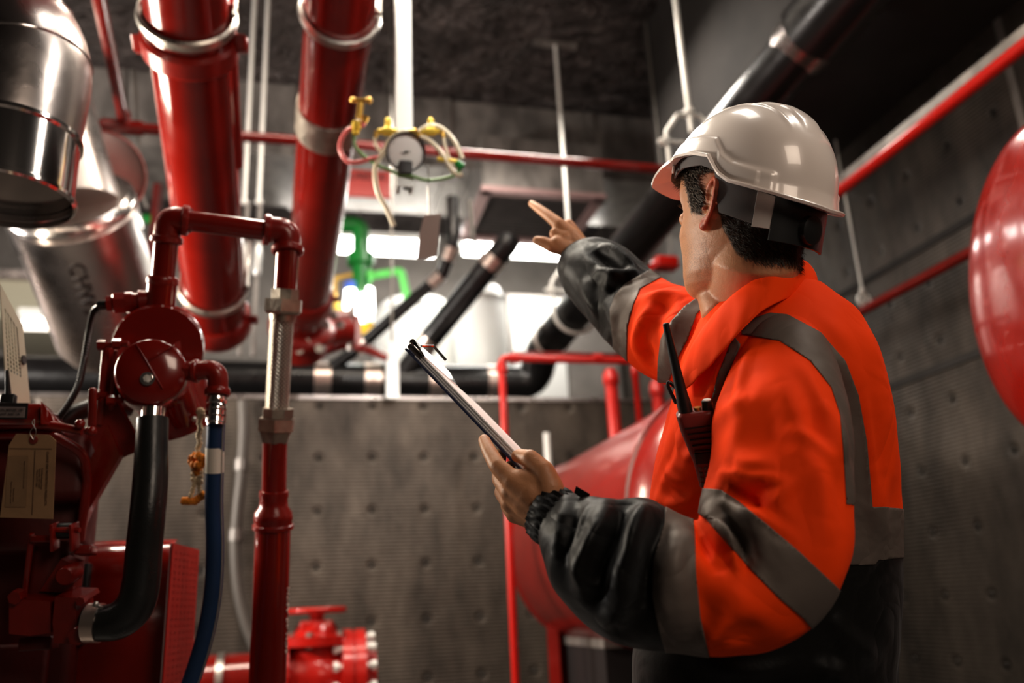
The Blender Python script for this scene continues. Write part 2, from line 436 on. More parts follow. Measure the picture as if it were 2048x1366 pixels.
striplight(560, 868, 488, 496, 6.9, 'glaring strip light behind the green valve beyond the partition')
striplight(928, 1205, 498, 508, 6.9, 'glaring strip light behind the pointing hand beyond the partition')
striplight(48, 120, 646, 650, 6.4, 'strip light glowing behind the left aluminium duct', 'lamp_tube_soft', .05)

# added white drums and pale cabinet imitate the glaring lit far wall
def lit_patch_cyl(u, v, Y, r, h, lab, m='white_plastic'):
    p = AY(u, v, Y); t = thing('lit_patch_drum', lab, 'tank', (p.x, Y, 0))
    MB().lathe((p.x, Y, 0), (0, 0, 1), [(.15, r * .9), (.2, r), (p.z - .15, r), (p.z - .05, r * .8), (p.z, r * .3)], 32).build('vessel', m, t)
    MB().ring((p.x, Y, p.z - .16), (0, 0, 1), r, .012).build('weld_ring', m, t)
    for k in range(4):
        a = PI / 4 + k * PI / 2; MB().tube([(p.x + math.cos(a) * r * .7, Y + math.sin(a) * r * .7, 0), (p.x + math.cos(a) * r * .7, Y + math.sin(a) * r * .7, .2)], .03, 8).build('leg', m, t)
lit_patch_cyl(830, 600, 7.45, .38, 0, 'added white drum imitating the glaring lit wall behind the thick sloping black pipe')
lit_patch_cyl(958, 570, 7.0, .23, 0, 'slim added white drum imitating the glaring lit wall right of the thick sloping black pipe')
a, b_ = AY(1010, 590, 7.6), AY(1240, 720, 7.6)
t = thing('lit_patch_cabinet', 'added pale grey cabinet imitating the lit wall right of the white drums', 'cabinet', ((a.x + b_.x) / 2, 7.7, 0))  # added cabinet stands in for a lit patch of the far wall
aabox(a.x, b_.x, 7.55, 7.95, 0, a.z, .02).build('carcass', 'far_wall', t)
d = aabox(a.x + .04, (a.x + b_.x) / 2 - .01, 7.53, 7.55, .1, a.z - .05).build('door', 'white_plastic', t)
d2 = aabox((a.x + b_.x) / 2 + .01, b_.x - .04, 7.53, 7.55, .1, a.z - .05).build('door', 'far_wall', t)
for dd, x in ((d, (a.x + b_.x) / 2 - .06), (d2, (a.x + b_.x) / 2 + .06)): aabox(x - .01, x + .01, 7.5, 7.53, 1.2, 1.5).build('handle', 'steel', dd)
a, b_ = AY(-60, 545, 7.2), AY(150, 640, 7.2)
t = thing('wall_cabinet', 'beige cabinet high behind the left aluminium duct', 'cabinet', ((a.x + b_.x) / 2, 7.3, b_.z))
aabox(a.x, b_.x, 7.2, YF, b_.z, a.z, .02).build('carcass', 'panel_cream', t)
aabox(a.x + .03, b_.x - .03, 7.18, 7.2, b_.z + .05, a.z - .08).build('door', 'panel_cream', t)
aabox(a.x - .02, b_.x + .02, 7.15, 7.25, a.z - .06, a.z + .02).build('cornice', 'aluminium_dull', t)

# ---------------------------------------------------------------- black insulated pipes
def along(u, v, Y0, Y):
    """the point at depth Y on the line through (u,v) at depth Y0 that runs along the room"""
    q = AY(u, v, Y0); return V(q.x, Y, q.z)
_pa, _pb = AY(1630, 60, 2.6), AY(1085, 700, 5.45)
def bigline(Y): return _pa.lerp(_pb, (Y - 2.6) / 2.85)
q0 = bigline(1.5); q1 = bigline(5.45)
YP = 5.62
ze = AY(400, 757, YP).z; xe = AY(20, 757, YP).x - .9
t = thing('insulated_pipe', 'thick black insulated pipe running from above the hard hat back to the partition', 'pipe', (q0.x, 3, q0.z))
s = bigline(2.62)
MB().tube([q0, s], .152, 40).build('thick_jacket', 'insulation', t)
MB().tube([s + V(0, -.01, 0)] + fillet([s, q1, V(q1.x - .03, YP, ze), V(xe, YP, ze)], .3, 10)[1:], .118, 36).build('jacket', 'insulation', t)
MB().band(s + V(0, .04, 0), (0, 1, 0), .122, .12, .012, 48).build('joint_band', 'aluminium_dull', t)
MB().band(q1 + V(0, -.25, 0), (0, 1, 0), .12, .05).build('strap', 'band_metal', t)
for u, w in ((645, .11), (745, .11), (870, .10), (985, .10)):
    p = AY(u, 757, YP); MB().band((p.x, YP, ze), (1, 0, 0), .119, w, .004).build('strap', 'band_metal', t)

def clevis(Yc, lab, plate=False):
    c = bigline(Yc); R = .142
    t = thing('clevis_hanger', lab, 'hanger', (c.x, Yc, c.z))
    top = c.z + R + .17
    lp = [(c.x - R, Yc, c.z + .12)] + [(c.x + math.cos(a) * R, Yc, c.z + math.sin(a) * R) for a in np.linspace(PI, 2 * PI, 16)] + [(c.x + R, Yc, c.z + .12)]
    MB().tube(lp, .013, 10).build('lower_loop', 'zinc_rod', t)
    up_ = [(c.x - R, Yc, c.z + .11), (c.x - R, Yc, c.z + .2), (c.x - R * .45, Yc, top), (c.x + R * .45, Yc, top), (c.x + R, Yc, c.z + .2), (c.x + R, Yc, c.z + .11)]
    MB().tube(fillet(up_, .03, 4), .013, 10).build('upper_yoke', 'zinc_rod', t)
    MB().tube([(c.x - R - .05, Yc, c.z + .145), (c.x + R + .05, Yc, c.z + .145)], .012, 10).build('cross_bolt', 'zinc_rod', t)
    for s_ in (-1, 1): MB().ngon((c.x + s_ * (R + .02), Yc, c.z + .145), (1, 0, 0), [(-.012, .024), (.012, .024)]).build('bolt_nut', 'zinc_rod', t)
    MB().tube([(c.x, Yc, top - .10), (c.x, Yc, ZC)], .014, 10).build('threaded_rod', 'zinc_rod', t)
    MB().ngon((c.x, Yc, top + .012), (0, 0, 1), [(0, .03), (.02, .03)]).build('rod_nut', 'zinc_rod', t)
    if plate: MB().box(V(c.x, Yc, ZC - .015), (.16, 0, 0), (0, .03, 0), (0, 0, .012)).build('ceiling_plate', 'galvanised', t)
clevis(3.50, 'white clevis hanger round the black pipe just left of the hard hat')
clevis(4.93, 'small far clevis hanger round the black pipe under the pointing hand', True)

def blackpipe(pts, r, lab, bands, rad=.12):
    pts3 = [AY(*p) for p in pts]; t = thing('sloping_pipe', lab, 'pipe', pts3[0])
    pp = fillet(pts3, rad, 6); MB().tube(pp, r, 24).build('jacket', 'insulation', t)
    for (k, f) in bands:
        a, b_ = pts3[k], pts3[k + 1]; MB().band(a.lerp(b_, f), (b_ - a), r, .09, .005).build('strap', 'band_metal', t)
blackpipe([(640, 752, 5.6), (705, 705, 5.5), (885, 548, 5.1), (908, 480, 5.0), (905, 395, 5.0)], .04, 'thin black pipe sloping up behind the hanging paper tag', [(1, .1), (1, .93), (2, .6)])
blackpipe([(800, 760, 5.6), (850, 690, 5.5), (1014, 488, 5.0), (1018, 478, 5.0)], .078, 'thick black pipe sloping up to the drop box', [(1, .02), (1, .83)])
p = AY(940, 400, 5.1); q = AY(945, 478, 5.1)
tag(MB().tube([p, q], .02, 12).tube([q, q + V(.06, 0, -.10), q + V(.02, 0, -.25)], .012, 8).build('drain_pipe', 'grey_conduit'), 'short grey pipe beside the thin sloping black pipe', 'pipe')

# ---------------------------------------------------------------- red pipes
def redpipe(pts, r, lab, name='sprinkler_pipe', rad=.09, m='red_paint', fit=()):
    t = thing(name, lab, 'pipe', pts[0]); MB().tube(fillet(pts, rad, 8), r, 24).build('pipe_run', m, t)
    for (p, ax, w) in fit: MB().lathe(p, ax, [(-w, r), (-w, r * 1.35), (w, r * 1.35), (w, r)], 20, cap=False).build('coupling', m, t)
    return t
# cross pipe in front of the duct with a tee and a branch
Yc = 3.9
a, b_ = AY(120, 243, Yc), AY(1335, 343, Yc); z = AY(700, 290, Yc).z; a.z = b_.z = z; j = AY(247, 247, Yc); j.z = z
t = redpipe([a, b_], .026, 'slim red pipe crossing the room in front of the grey duct', fit=[(j, (1, 0, 0), .09), (AY(322, 252, Yc) * 1.0, (1, 0, 0), .02)] if False else [(j, (1, 0, 0), .09)])
j2 = C(190, -40, 2.9)
t = redpipe([j + V(0, 0, .03), j2], .024, 'slim red branch pipe dropping to the cross pipe beside the aluminium duct', fit=[(j + V(0, 0, .05), (j2 - j), .035)])
# ceiling pipe on the right with its rail
a = AY(1680, 376, 4.6)
px = V(*a); b2 = V(px.x, .8, px.z)
ax_ = AY(2048, 97, 3.0); 
sx = 2.35; A_ = AX(2048, 97, sx); B_ = AX(1685, 374, sx); zz = (A_.z + B_.z) / 2
redpipe([V(sx, .7, zz), V(sx, 4.85, zz)], .026, 'red pipe running under the added dark beam right of the hard hat', m='red_bright', fit=[(V(sx, 3.35, zz), (0, 1, 0), .03)])
tag(aabox(sx + .05, sx + .09, .7, 4.85, zz + .05, zz + .11).build('support_rail', 'galvanised'), 'grey steel rail above the red pipe under the added dark beam', 'rail')
# low wall pipe on the right
xw = XR - .12; A_ = AX(1970, 487, xw); B_ = AX(1728, 622, xw); zz = (A_.z + B_.z) / 2
redpipe([V(xw, 1.2, zz), V(xw, 4.72, zz), V(1.2, 4.72, zz)], .026, 'red pipe along the quilted right wall bending at the corner', rad=.14)

def bigpipe(name, p0, p1, r, lab, clamps, mt='red_paint'):
    t = thing(name, lab, 'pipe', p1); ax = (p1 - p0).normalized()
    MB().tube([p0, p1], r, 56).build('pipe_run', mt, t)
    for (f, w, kind) in clamps:
        c = p0.lerp(p1, f)
        if kind == 'loop':
            rg = MB().ring(c, ax + V(0, 0, .12), r + .01, .011, 48, 8, sq=1.6).build('clamp_loop', 'steel', t)
            for s_ in (-1, 1): MB().tube([c + CX * (r + .012) * s_, c + CX * (r + .012) * s_ + V(0, 0, .18)], .010, 8).build('clamp_arm', 'steel', t)
        elif kind == 'band': MB().band(c, ax, r, w, .008, 48).build('clamp_band', 'union_metal', t)
        else:
            MB().lathe(c, ax, [(-w / 2, r), (-w / 2, r * 1.08), (-w * .35, r * 1.16), (w * .35, r * 1.16), (w / 2, r * 1.08), (w / 2, r)], 48, cap=False).build('grooved_coupling', 'red_cast', t)
            for s_ in (-1, 1): MB().box(c + CX * (r * 1.22 * s_), CX * .022, ax * .028, CB * .018, .006).build('coupling_lug', 'red_cast', t)
    return t
def ext(a, b_, k): return a + (a - b_).normalized() * k
a, b_ = C(372, 0, 2.28), C(436, 660, 3.40); a2 = ext(a, b_, .9)
L_ = (b_ - a2).length
def fr_(v, u0=372, u1=436):  # fraction along the pipe at image row v
    best = 0
    for k in range(400):
        q = a2.lerp(b_, k / 399) - EYE; dd = -q.dot(CB); vv = 683 - q.dot(CU) / dd * F
        if vv <= v: best = k / 399
    return best
tA = bigpipe('riser_pipe', a2, b_, .112, 'leftmost of the two large red overhead pipes', [(fr_(36), .02, 'loop'), (fr_(92), .07, 'coupling'), (fr_(575), .02, 'loop'), (fr_(640), .10, 'coupling')])
MB().tube([C(452, 0, 2.3), C(472, 330, 2.75)], .022, 16).build('side_pipe', 'red_cast', tA)
lettering('DN 200', a2.lerp(b_, fr_(112)) + (-CB * -1.0) * .1135 + CX * .03, CX, CU, .02, 'frame_pink', 'lettering', tA) if False else None
a, b_ = C(683, 0, 2.52), C(612, 640, 4.3); a2 = ext(a, b_, .9)
tB = bigpipe('riser_pipe', a2, b_, .104, 'large red overhead pipe beside the hanging gauge', [(fr_(30), .02, 'loop'), (fr_(238), .13, 'band'), (fr_(600), .16, 'coupling')])
# flanged fittings where the second pipe comes down
b3 = C(612, 668, 4.45)
t = thing('flanged_elbow', 'bolted red flange and elbow below the right large red pipe', 'fitting', b3)
MB().lathe(C(606, 640, 4.35), (C(600, 712, 4.5) - C(606, 640, 4.35)), [(0, .12), (.03, .17), (.07, .17), (.08, .12), (.2, .13)], 40).build('elbow_body', 'red_cast', t)
MB().tube(fillet([C(612, 650, 4.5), C(640, 665, 4.6), C(700, 660, 4.7)], .1), .07, 24).build('side_outlet', 'red_cast', t)
for k in range(8):
    u, v = [(628, 600), (645, 612), (652, 650), (640, 697), (614, 684), (600, 700), (668, 632), (680, 650)][k]
    MB().ngon(C(u, v, 4.28), -CB * -1, [(-.02, .022), (.02, .022)]).build('bolt', 'steel', t)
t = thing('branch_valve', 'small red valve beside the bolted red flange', 'valve', C(690, 680, 4.8))
MB().lathe(C(660, 665, 4.8), CX, [(0, .09), (.02, .09), (.03, .06), (.12, .06), (.13, .10), (.16, .10)], 28).build('valve_body', 'red_bright', t)
MB().tube([C(700, 700, 4.7), C(705, 610, 4.7)], .018, 12).build('stem', 'steel', t)
MB().lathe(C(668, 632, 4.7), CX, [(0, .02), (.01, .035), (.09, .035), (.1, .02)], 20).build('cap', 'frame_pink', t)
tag(MB().tube(smooth_path([tuple(C(640, 708, 4.8)), tuple(C(690, 692, 4.9)), tuple(C(730, 698, 4.9)), tuple(C(775, 716, 4.9))]), .022, 12).build('curved_pipe', 'red_paint'), 'curved red pipe lying on top of the black insulated pipe', 'pipe')

# lower red cross pipe, gate valve and bolted flange
Yv = 4.25
a, b_ = AY(250, 1378, Yv), AY(600, 1384, Yv); b_.z = a.z
t = thing('main_pipe', 'fat red pipe low down behind the blue hose', 'pipe', (a.x, Yv, a.z)); MB().tube([a, b_], .12, 36).build('pipe_run', 'red_paint', t)
p = AY(440, 1380, Yv); MB().band(V(p.x, Yv, a.z), (1, 0, 0), .12, .03, .008).build('clamp_band', 'steel', t)
za = a.z
c = AY(630, 1380, Yv); c.z = za
t = thing('gate_valve', 'red gate valve with handwheel standing in front of the partition', 'valve', c - V(0, 0, .12))
MB().lathe(c - V(.16, 0, 0), (1, 0, 0), [(0, .17), (.04, .17), (.045, .12), (.10, .13), (.16, .15), (.22, .13), (.28, .12), (.285, .17), (.33, .17)], 36).build('valve_body', 'red_bright', t)
zt = AY(630, 1221, Yv).z
MB().lathe(c, (0, 0, 1), [(.05, .12), (.13, .12), (.135, .17), (.175, .17), (.18, .11), (.24, .06)], 32).build('bonnet', 'red_bright', t)
MB().lathe(c, (0, 0, 1), [(.2, .035), (zt - c.z, .03)], 16).build('stem', 'red_cast', t)
for s_ in (-1, 1): MB().bar(c + V(s_ * .09, 0, .22), c + V(s_ * .055, 0, zt - c.z - .1), .03, .03).build('yoke_arm', 'red_dark', t)
MB().box(V(c.x, Yv, zt - .09), (.075, 0, 0), (0, .07, 0), (0, 0, .045), .012).build('gearbox', 'red_bright', t)
hw = MB().ring((c.x, Yv, zt), (0, 0, 1), .125, .014, 40, 10)
for k in range(5): hw.bar((c.x, Yv, zt - .005), (c.x + .12 * math.cos(k * 1.2566), Yv + .12 * math.sin(k * 1.2566), zt), .024, .012)
hw.lathe((c.x, Yv, zt - .05), (0, 0, 1), [(0, .03), (.06, .04)], 16).build('handwheel', 'red_bright', t)
for k in range(6):
    aa = k * PI / 3 + .3; MB().ngon((c.x + .145 * math.cos(aa), Yv + .145 * math.sin(aa), c.z + .125), (0, 0, 1), [(0, .018), (.07, .018)]).build('bolt', 'steel', t)
f = AY(715, 1350, Yv); f.z = za
t = thing('bolted_flange', 'red flange with pale bolt heads right of the gate valve', 'flange', f - V(0, 0, .19))
MB().lathe(f - V(.08, 0, 0), (1, 0, 0), [(-.06, .10), (0, .10), (.005, .20), (.05, .20), (.052, .19), (.062, .19), (.064, .20), (.11, .20), (.115, .12), (.16, .12), (.165, .02)], 40).build('flange_pair', 'red_bright', t)
MB().bar(f - V(-.03, 0, .19), V(f.x + .03, f.y, 0), .08, .06).build('support_leg', 'red_paint', t)
for k in range(12):
    aa = k * PI / 6 + .26; q = f + V(-.115, math.cos(aa) * .165, math.sin(aa) * .165)
    MB().tube([q, q + V(.19, 0, 0)], .012, 8).ngon(q, (1, 0, 0), [(0, .022), (.022, .022)]).ngon(q + V(.165, 0, 0), (1, 0, 0), [(0, .022), (.022, .022)]).build('bolt', 'zinc_rod', t)

# thin red frame of pipe around the tank
Yt = 3.55
a = AY(1003, 716, Yt); b_ = AY(1300, 719, Yt)
g0 = V(a.x, Yt, .0)
redpipe([g0, V(a.x, Yt, a.z), V(b_.x, Yt, a.z)], .017, 'thin red pipe standing left of the red tank and turning right at the top', name='pipe_frame', rad=.03, m='red_bright',
        fit=[(V(a.x, Yt, a.z - .05), (0, 0, 1), .02), (V(a.x + .06, Yt, a.z), (1, 0, 0), .02), (AY(1195, 717, Yt).xyz * 1, (1, 0, 0), .02)])
for (u, v, r, Y, lab) in ((1220, 738, .031, 3.7, 'stout red riser with domed cap behind the worker\'s left forearm'), (1268, 726, .016, 3.72, 'slim red riser beside the stout domed riser'), (1312, 760, .03, 3.75, 'short red riser nearest the worker\'s pointing sleeve')):
    p = AY(u, v, Y); t = thing('riser_stub', lab, 'pipe', (p.x, Y, 1.2))
    MB().lathe((p.x, Y, 1.4), (0, 0, 1), [(0, r), (p.z - 1.4 - .08, r), (p.z - 1.4 - .075, r * 1.25), (p.z - 1.4 - .03, r * 1.25), (p.z - 1.4, r * .7)], 20).build('pipe_run', 'red_bright', t)
p = AY(1093, 866, 4.6); q = AY(1095, 930, 4.6)
tag(MB().lathe((p.x, 4.6, 0), (0, 0, 1), [(0, .03), (.02, .03), (.022, .02), (p.z, .02)], 14).build('white_stub_pipe', 'white_plastic'), 'short pale upright pipe behind the far end of the red tank', 'pipe')

# the lying red tank behind the worker
cz, cxk, R = AY(1200, 1100, 4.0).z, AY(1200, 1100, 4.0).x, .44
t = thing('pressure_tank', 'big glossy red tank lying on legs behind the worker', 'tank', (cxk, 3.3, 0))
prof = [(0 + .0001, .02)] + [(.26 * (1 - math.cos(a)), R * math.sin(a)) for a in np.linspace(.15, PI / 2, 10)] + [(1.78, R)]
MB().lathe((cxk, 4.28, cz), (0, -1, 0), prof + [(1.782, R + .012), (1.82, R + .012), (1.822, R)] + [(1.82 + .22 * math.sin(a), R * math.cos(a)) for a in np.linspace(.1, 1.5, 8)], 64).build('vessel', 'red_tank', t)
MB().ring((cxk, 4.28 - .26, cz), (0, 1, 0), R, .006, 64).build('weld_seam', 'red_tank', t)
for (dx, y) in ((-.26, 3.95), (.26, 3.95), (-.26, 2.6), (.26, 2.6)):
    MB().bar((cxk + dx, y, 0), (cxk + dx, y, cz - .30), .06, .06).build('leg', 'red_paint', t)
t = thing('drain_tray', 'pale rimmed dark tray under the red tank', 'tray', (cxk, 3.5, 0))
za_ = AY(1145, 1290, 3.4).z
aabox(cxk - .22, cxk + .32, 3.4, 4.1, 0, za_ - .02).build('tray_body', 'label_dark', t)
aabox(cxk - .23, cxk + .33, 3.38, 4.12, za_ - .02, za_ + .015).build('rim', 'galvanised', t)
# red block right of the sleeve, hanging below the black pipe
p = AY(1330, 528, 4.6); t = thing('alarm_box', 'small red box mounted beyond the worker\'s chin', 'box', p)
MB().box(p, (.075, 0, 0), (0, .05, 0), (0, 0, .04), .012).build('casing', 'red_bright', t)
MB().bar(p + V(-.07, 0, -.0), p + V(-.13, 0, -.06), .03, .03).build('arm', 'red_bright', t)
MB().tube([p + V(.05, .0, .0), V(p.x + .05, p.y, ZC)], .008, 8).build('support_rod', 'grey_conduit', t)

# big red tank head at the right edge
az = math.radians(106); axv = V(math.sin(az), math.cos(az), 0)
cc = C(2114, 560, 2.0); R = .40
t = thing('red_tank_head', 'domed end of a big red tank cut by the right edge of the photo', 'tank', (cc + axv * .4) * 1.0 - V(0, 0, R))
prof = [(-.045, .02)] + [(-.045 * math.cos(a), R * math.sin(a)) for a in np.linspace(.2, PI / 2, 12)] + [(.020, R), (.024, R * 1.016), (.034, R * 1.022), (.044, R * 1.016), (.048, R), (.125, R), (.13, R * 1.01), (.14, R * 1.012), (.15, R * 1.01), (.156, R), (.9, R), (.95, R * .8)]
MB().lathe(cc, axv, prof, 96).build('vessel', 'red_paint', t)
MB().ring(cc - axv * .012, axv, R * .90, .006, 72).build('weld_seam', 'red_cast', t)
MB().box(cc + axv * .5 + V(0, 0, -R - .2), axv * .3, V(0, 0, .25), axv.cross(V(0, 0, 1)) * .04).build('saddle', 'red_paint', t)
MB().box(V((cc + axv * .5).x, (cc + axv * .5).y, (cc.z - R - .35) / 2), axv * .06, V(0, 0, (cc.z - R - .35) / 2), axv.cross(V(0, 0, 1)) * .06).build('pedestal', 'red_paint', t)

# grey flexible conduit on the partition, paired conduits high up
Yq = 4.84
pts = [AY(u, v, Yq) for u, v in ((486, 802), (487, 860), (482, 950), (474, 1030), (470, 1100), (476, 1180), (492, 1250), (518, 1320), (540, 1400))]
t = thing('wall_conduit', 'grey conduit curving down the partition behind the braided hose', 'conduit', pts[0])
pp = VP(smooth_path([tuple(p) for p in pts]))
MB().tube(pp, .027, 16).build('tube', 'grey_conduit', t)
for u, v in ((483, 930), (472, 1070)): MB().lathe(AY(u, v, Yq), (0, 0, 1), [(-.03, .03), (-.03, .036), (.03, .036), (.03, .03)], 16, cap=False).build('collar', 'galvanised', t)
for u, w, lab in ((495, 0, 'left of the paired pale conduits between the large red pipes'), (520, 0, 'right of the paired pale conduits between the large red pipes')):
    t = thing('drop_conduit', lab, 'conduit', AY(u, 700, 4.7), 'pale conduits between the large red pipes')
    top = AY(u, 405, 4.7); bot = AY(u, 712, 4.7); bot.x = top.x; mid = AY(u, 476, 4.7).z
    MB().tube([top, bot], .014, 12).build('tube', 'galvanised', t)
    MB().lathe(V(top.x, top.y, mid - .09), (0, 0, 1), [(-.14, .016), (-.12, .024), (.02, .024), (.05, .016)], 14).build('socket', 'strut_metal', t)
    MB().lathe(V(top.x, top.y, mid + .01), (0, 0, 1), [(-.02, .02), (-.02, .03), (.02, .03), (.02, .02)], 14).build('red_ring', 'red_dark', t)
p = AY(300, 438, 5.4); tag(MB().tube([p - V(.25, 0, 0), p + V(.12, 0, 0)], .03, 16).lathe(p + V(.05, 0, 0), (1, 0, 0), [(-.02, .03), (-.02, .045), (.02, .045), (.02, .03)], 16).build('green_pipe', 'green_paint'), 'short dark green pipe glimpsed left of the large red pipe', 'pipe')
p = AY(317, 370, 5.2); tag(MB().tube([p, p - V(0, 0, .5)], .03, 16).lathe(p - V(0, 0, .45), (0, 0, 1), [(-.02, .03), (-.02, .045), (.02, .045), (.02, .03)], 16).build('drop_pipe', 'red_dark'), 'short dark red drop pipe behind the left aluminium duct', 'pipe')

# sign board on the far pipework
a, b_ = AY(672, 337, 5.5), AY(785, 398, 5.5)
t = thing('hanging_sign', 'faded red hanging board with black letters behind the gauge', 'sign', ((a.x + b_.x) / 2, 5.5, b_.z))
MB().box(((a.x + b_.x) / 2, 5.5, (a.z + b_.z) / 2), ((b_.x - a.x) / 2, 0, 0), (0, .012, 0), (0, 0, (a.z - b_.z) / 2), .004).build('board', 'sign_red', t)
lettering('LAED A', ((a.x + b_.x) / 2 + .02, 5.484, a.z - .055), (1, 0, 0), (0, 0, 1), .075, 'ink', 'lettering', t)
MB().tube([(a.x + .05, 5.5, a.z), (a.x + .05, 5.5, ZC)], .006, 6).tube([(b_.x - .05, 5.5, a.z), (b_.x - .05, 5.5, ZC)], .006, 6).build('hanging_wire', 'grey_conduit', t)

# green valve, lime pipe, coloured bits in the bright gap
def at(u, v): return AY(u, v, 5.9)
t = thing('green_valve', 'dark green pipe and valve in front of the left strip light', 'valve', at(720, 590))
MB().tube(fillet([at(652, 448), at(722, 450), at(722, 590)], .06), .062, 20).build('pipe_run', 'green_paint', t)
MB().lathe(at(722, 520), (0, 0, 1), [(-.05, .06), (-.04, .10), (.04, .10), (.05, .06)], 24, cap=False).build('flange', 'green_paint', t)
t = thing('lime_pipe', 'bright lime green pipe bending down beside the green valve', 'pipe', at(738, 550))
MB().tube(fillet([at(736, 552), at(803, 542), at(816, 600)], .03), .030, 16).build('pipe_run', 'lime_paint', t)
MB().lathe(at(736, 552), (1, 0, 0), [(-.04, .03), (-.04, .05), (.03, .05), (.03, .03)], 16).build('union', 'lime_paint', t)
t = thing('looped_hose', 'yellow brown looped hose left of the green valve', 'hose', at(690, 620))
MB().tube(fillet([at(715, 548), at(670, 556), at(668, 600), at(676, 617), at(700, 618)], .03), .018, 12).build('tube', 'brass', t)
MB().lathe(at(672, 608), (.3, 0, -1), [(0, .028), (.07, .028)], 12).build('fitting', 'yellow_brass', t)
t = thing('looped_lamp', 'glaring U shaped white lamp hanging under the green valve', 'light', at(716, 640))
MB().tube(fillet([at(704, 578), at(700, 625), at(718, 640), at(735, 625), at(733, 578)], .06), .05, 18).build('tube', 'lamp_tube', t)
MB().lathe(at(704, 574), (0, 0, 1), [(-.03, .055), (.03, .055), (.04, .03)], 18).build('collar', 'blue_plastic', t)
t = thing('sight_flask', 'white and yellow flask with blue collar above the thin sloping pipe', 'container', at(733, 668))
MB().lathe(at(734, 672), (0, 0, 1), [(0, .02), (.01, .045), (.07, .05), (.10, .05)], 20).build('base', 'yellow_plastic', t)
MB().lathe(at(734, 642), (0, 0, 1), [(-.03, .05), (.06, .05), (.08, .04)], 20).build('body', 'glow_white', t)
MB().lathe(at(734, 620), (0, 0, 1), [(-.02, .04), (.03, .04)], 20).build('collar', 'blue_plastic', t)
# hanging bright strut with its rod in front of the black pipe
a, b_ = AY(785, 684, 4.75), AY(785, 796, 4.75)
t = thing('channel_hanger', 'bright steel channel on a rod in front of the straight black pipe', 'hanger', b_)
ch = MB(); wch = .033
for s_ in (-1, 1): ch.box(((a.x), 4.75, (a.z + b_.z) / 2) if False else (a.x + s_ * wch, 4.77, (a.z + b_.z) / 2), (.003, 0, 0), (0, .02, 0), (0, 0, (a.z - b_.z) / 2))
ch.box((a.x, 4.75, (a.z + b_.z) / 2), (wch, 0, 0), (0, .003, 0), (0, 0, (a.z - b_.z) / 2)); ch.build('channel', 'strut_metal', t)
MB().tube([(a.x, 4.77, a.z - .05), (a.x, 4.77, ZC)], .007, 8).build('rod', 'steel', t)

# ---------------------------------------------------------------- strut with the pressure gauge
D = 2.35
a = C(808, 262, D); zb_ = C(812, 400, D).z
t = thing('gauge_strut', 'pale steel channel hanging from the ceiling above the pressure gauge', 'strut', (a.x, a.y, zb_))
ex = V(1, 0, 0) * .021; ey = V(0, 1, 0) * .021
st = MB(); H = (ZC - zb_) / 2; cz_ = (ZC + zb_) / 2
st.box(V(a.x, a.y - .02, cz_), (.021, 0, 0), (0, .0015, 0), (0, 0, H))
for s_ in (-1, 1):
    st.box(V(a.x + s_ * .0205, a.y, cz_), (.0015, 0, 0), (0, .021, 0), (0, 0, H)); st.box(V(a.x + s_ * .016, a.y + .02, cz_), (.005, 0, 0), (0, .0015, 0), (0, 0, H))
st.build('channel', 'strut_metal', t)
MB().box(V(a.x, a.y - .03, C(812, 362, D).z), (.018, 0, 0), (0, .01, 0), (0, 0, .02), .004).build('end_block', 'label_dark', t)
gc = C(812, 304, D - .06); gn = (EYE - gc).normalized(); gn = (gn + V(.0, 0, -.05)).normalized()
gu = (V(0, 0, 1) - gn * gn.z).normalized(); gr = gu.cross(gn)
t = thing('pressure_gauge', 'round white dial pressure gauge hanging on the steel channel', 'gauge', gc)
Rg = .051
MB().lathe(gc, gn, [(-.035, Rg * .9), (-.03, Rg), (.004, Rg * 1.04), (.010, Rg * 1.04), (.010, Rg * .95), (.002, Rg * .94)], 48, cap=False).lathe(gc, gn, [(-.036, .001), (-.035, Rg * .9)], 48).build('case', 'label_dark', t)
MB().lathe(gc, gn, [(.001, .0005), (.003, Rg * .96)], 48).build('dial', 'dial_white', t)
mk = MB()
for k in range(28):
    an = math.radians(225 - k * 10); e = gr * math.cos(an) + gu * math.sin(an); r0 = .82 if k % 4 else .76
    mk.bar(gc + gn * .0042 + e * Rg * r0, gc + gn * .0042 + e * Rg * .9, .0008, .0006, up=gn)
mk.build('scale_marks', 'ink', t)
nd = MB().bar(gc + gn * .006 - gr * .014 - gu * .003, gc + gn * .006 + gr * .012 + gu * .001, .0018, .0008, up=gn).lathe(gc, gn, [(.004, .004), (.008, .003)], 12).build('needle', 'ink', t)
lettering('bar', gc + gn * .0045 - gu * .026, gr, gu, .011, 'ink', 'lettering', t)
MB().lathe(gc - gu * .05 , -gu, [(0, .014), (.02, .014), (.022, .009), (.05, .009)], 16).build('stem', 'label_dark', t)
def G(u, v, dd=0.): return C(u, v, D - .07 + dd)
for (u, v, lab, w) in ((776, 262, 'brass stopcock left of the gauge', 0), (862, 262, 'brass stopcock right of the gauge', 0)):
    t = thing('stopcock', lab, 'valve', G(u, v), 'brass stopcocks above the gauge')
    MB().tube([G(u - 20, v + 1), G(u + 18, v + 1)], .008, 12).lathe(G(u, v + 1), CX, [(-.012, .012), (.012, .012)], 12).build('valve_body', 'yellow_brass', t)
    MB().lathe(G(u, v - 2), V(0, 0, 1), [(0, .010), (.012, .007), (.014, .0085), (.03, .0085), (.036, .005)], 14).build('tap_handle', 'yellow_brass', t)
t = thing('brass_test_cock', 'brass test valve screwed into the right large red pipe', 'valve', G(722, 215))
MB().tube([G(718, 238), G(722, 205)], .009, 12).tube([G(706, 200), G(738, 201)], .006, 10).ball(G(738, 201), .010).ball(G(706, 200), .009).build('valve_body', 'brass', t)
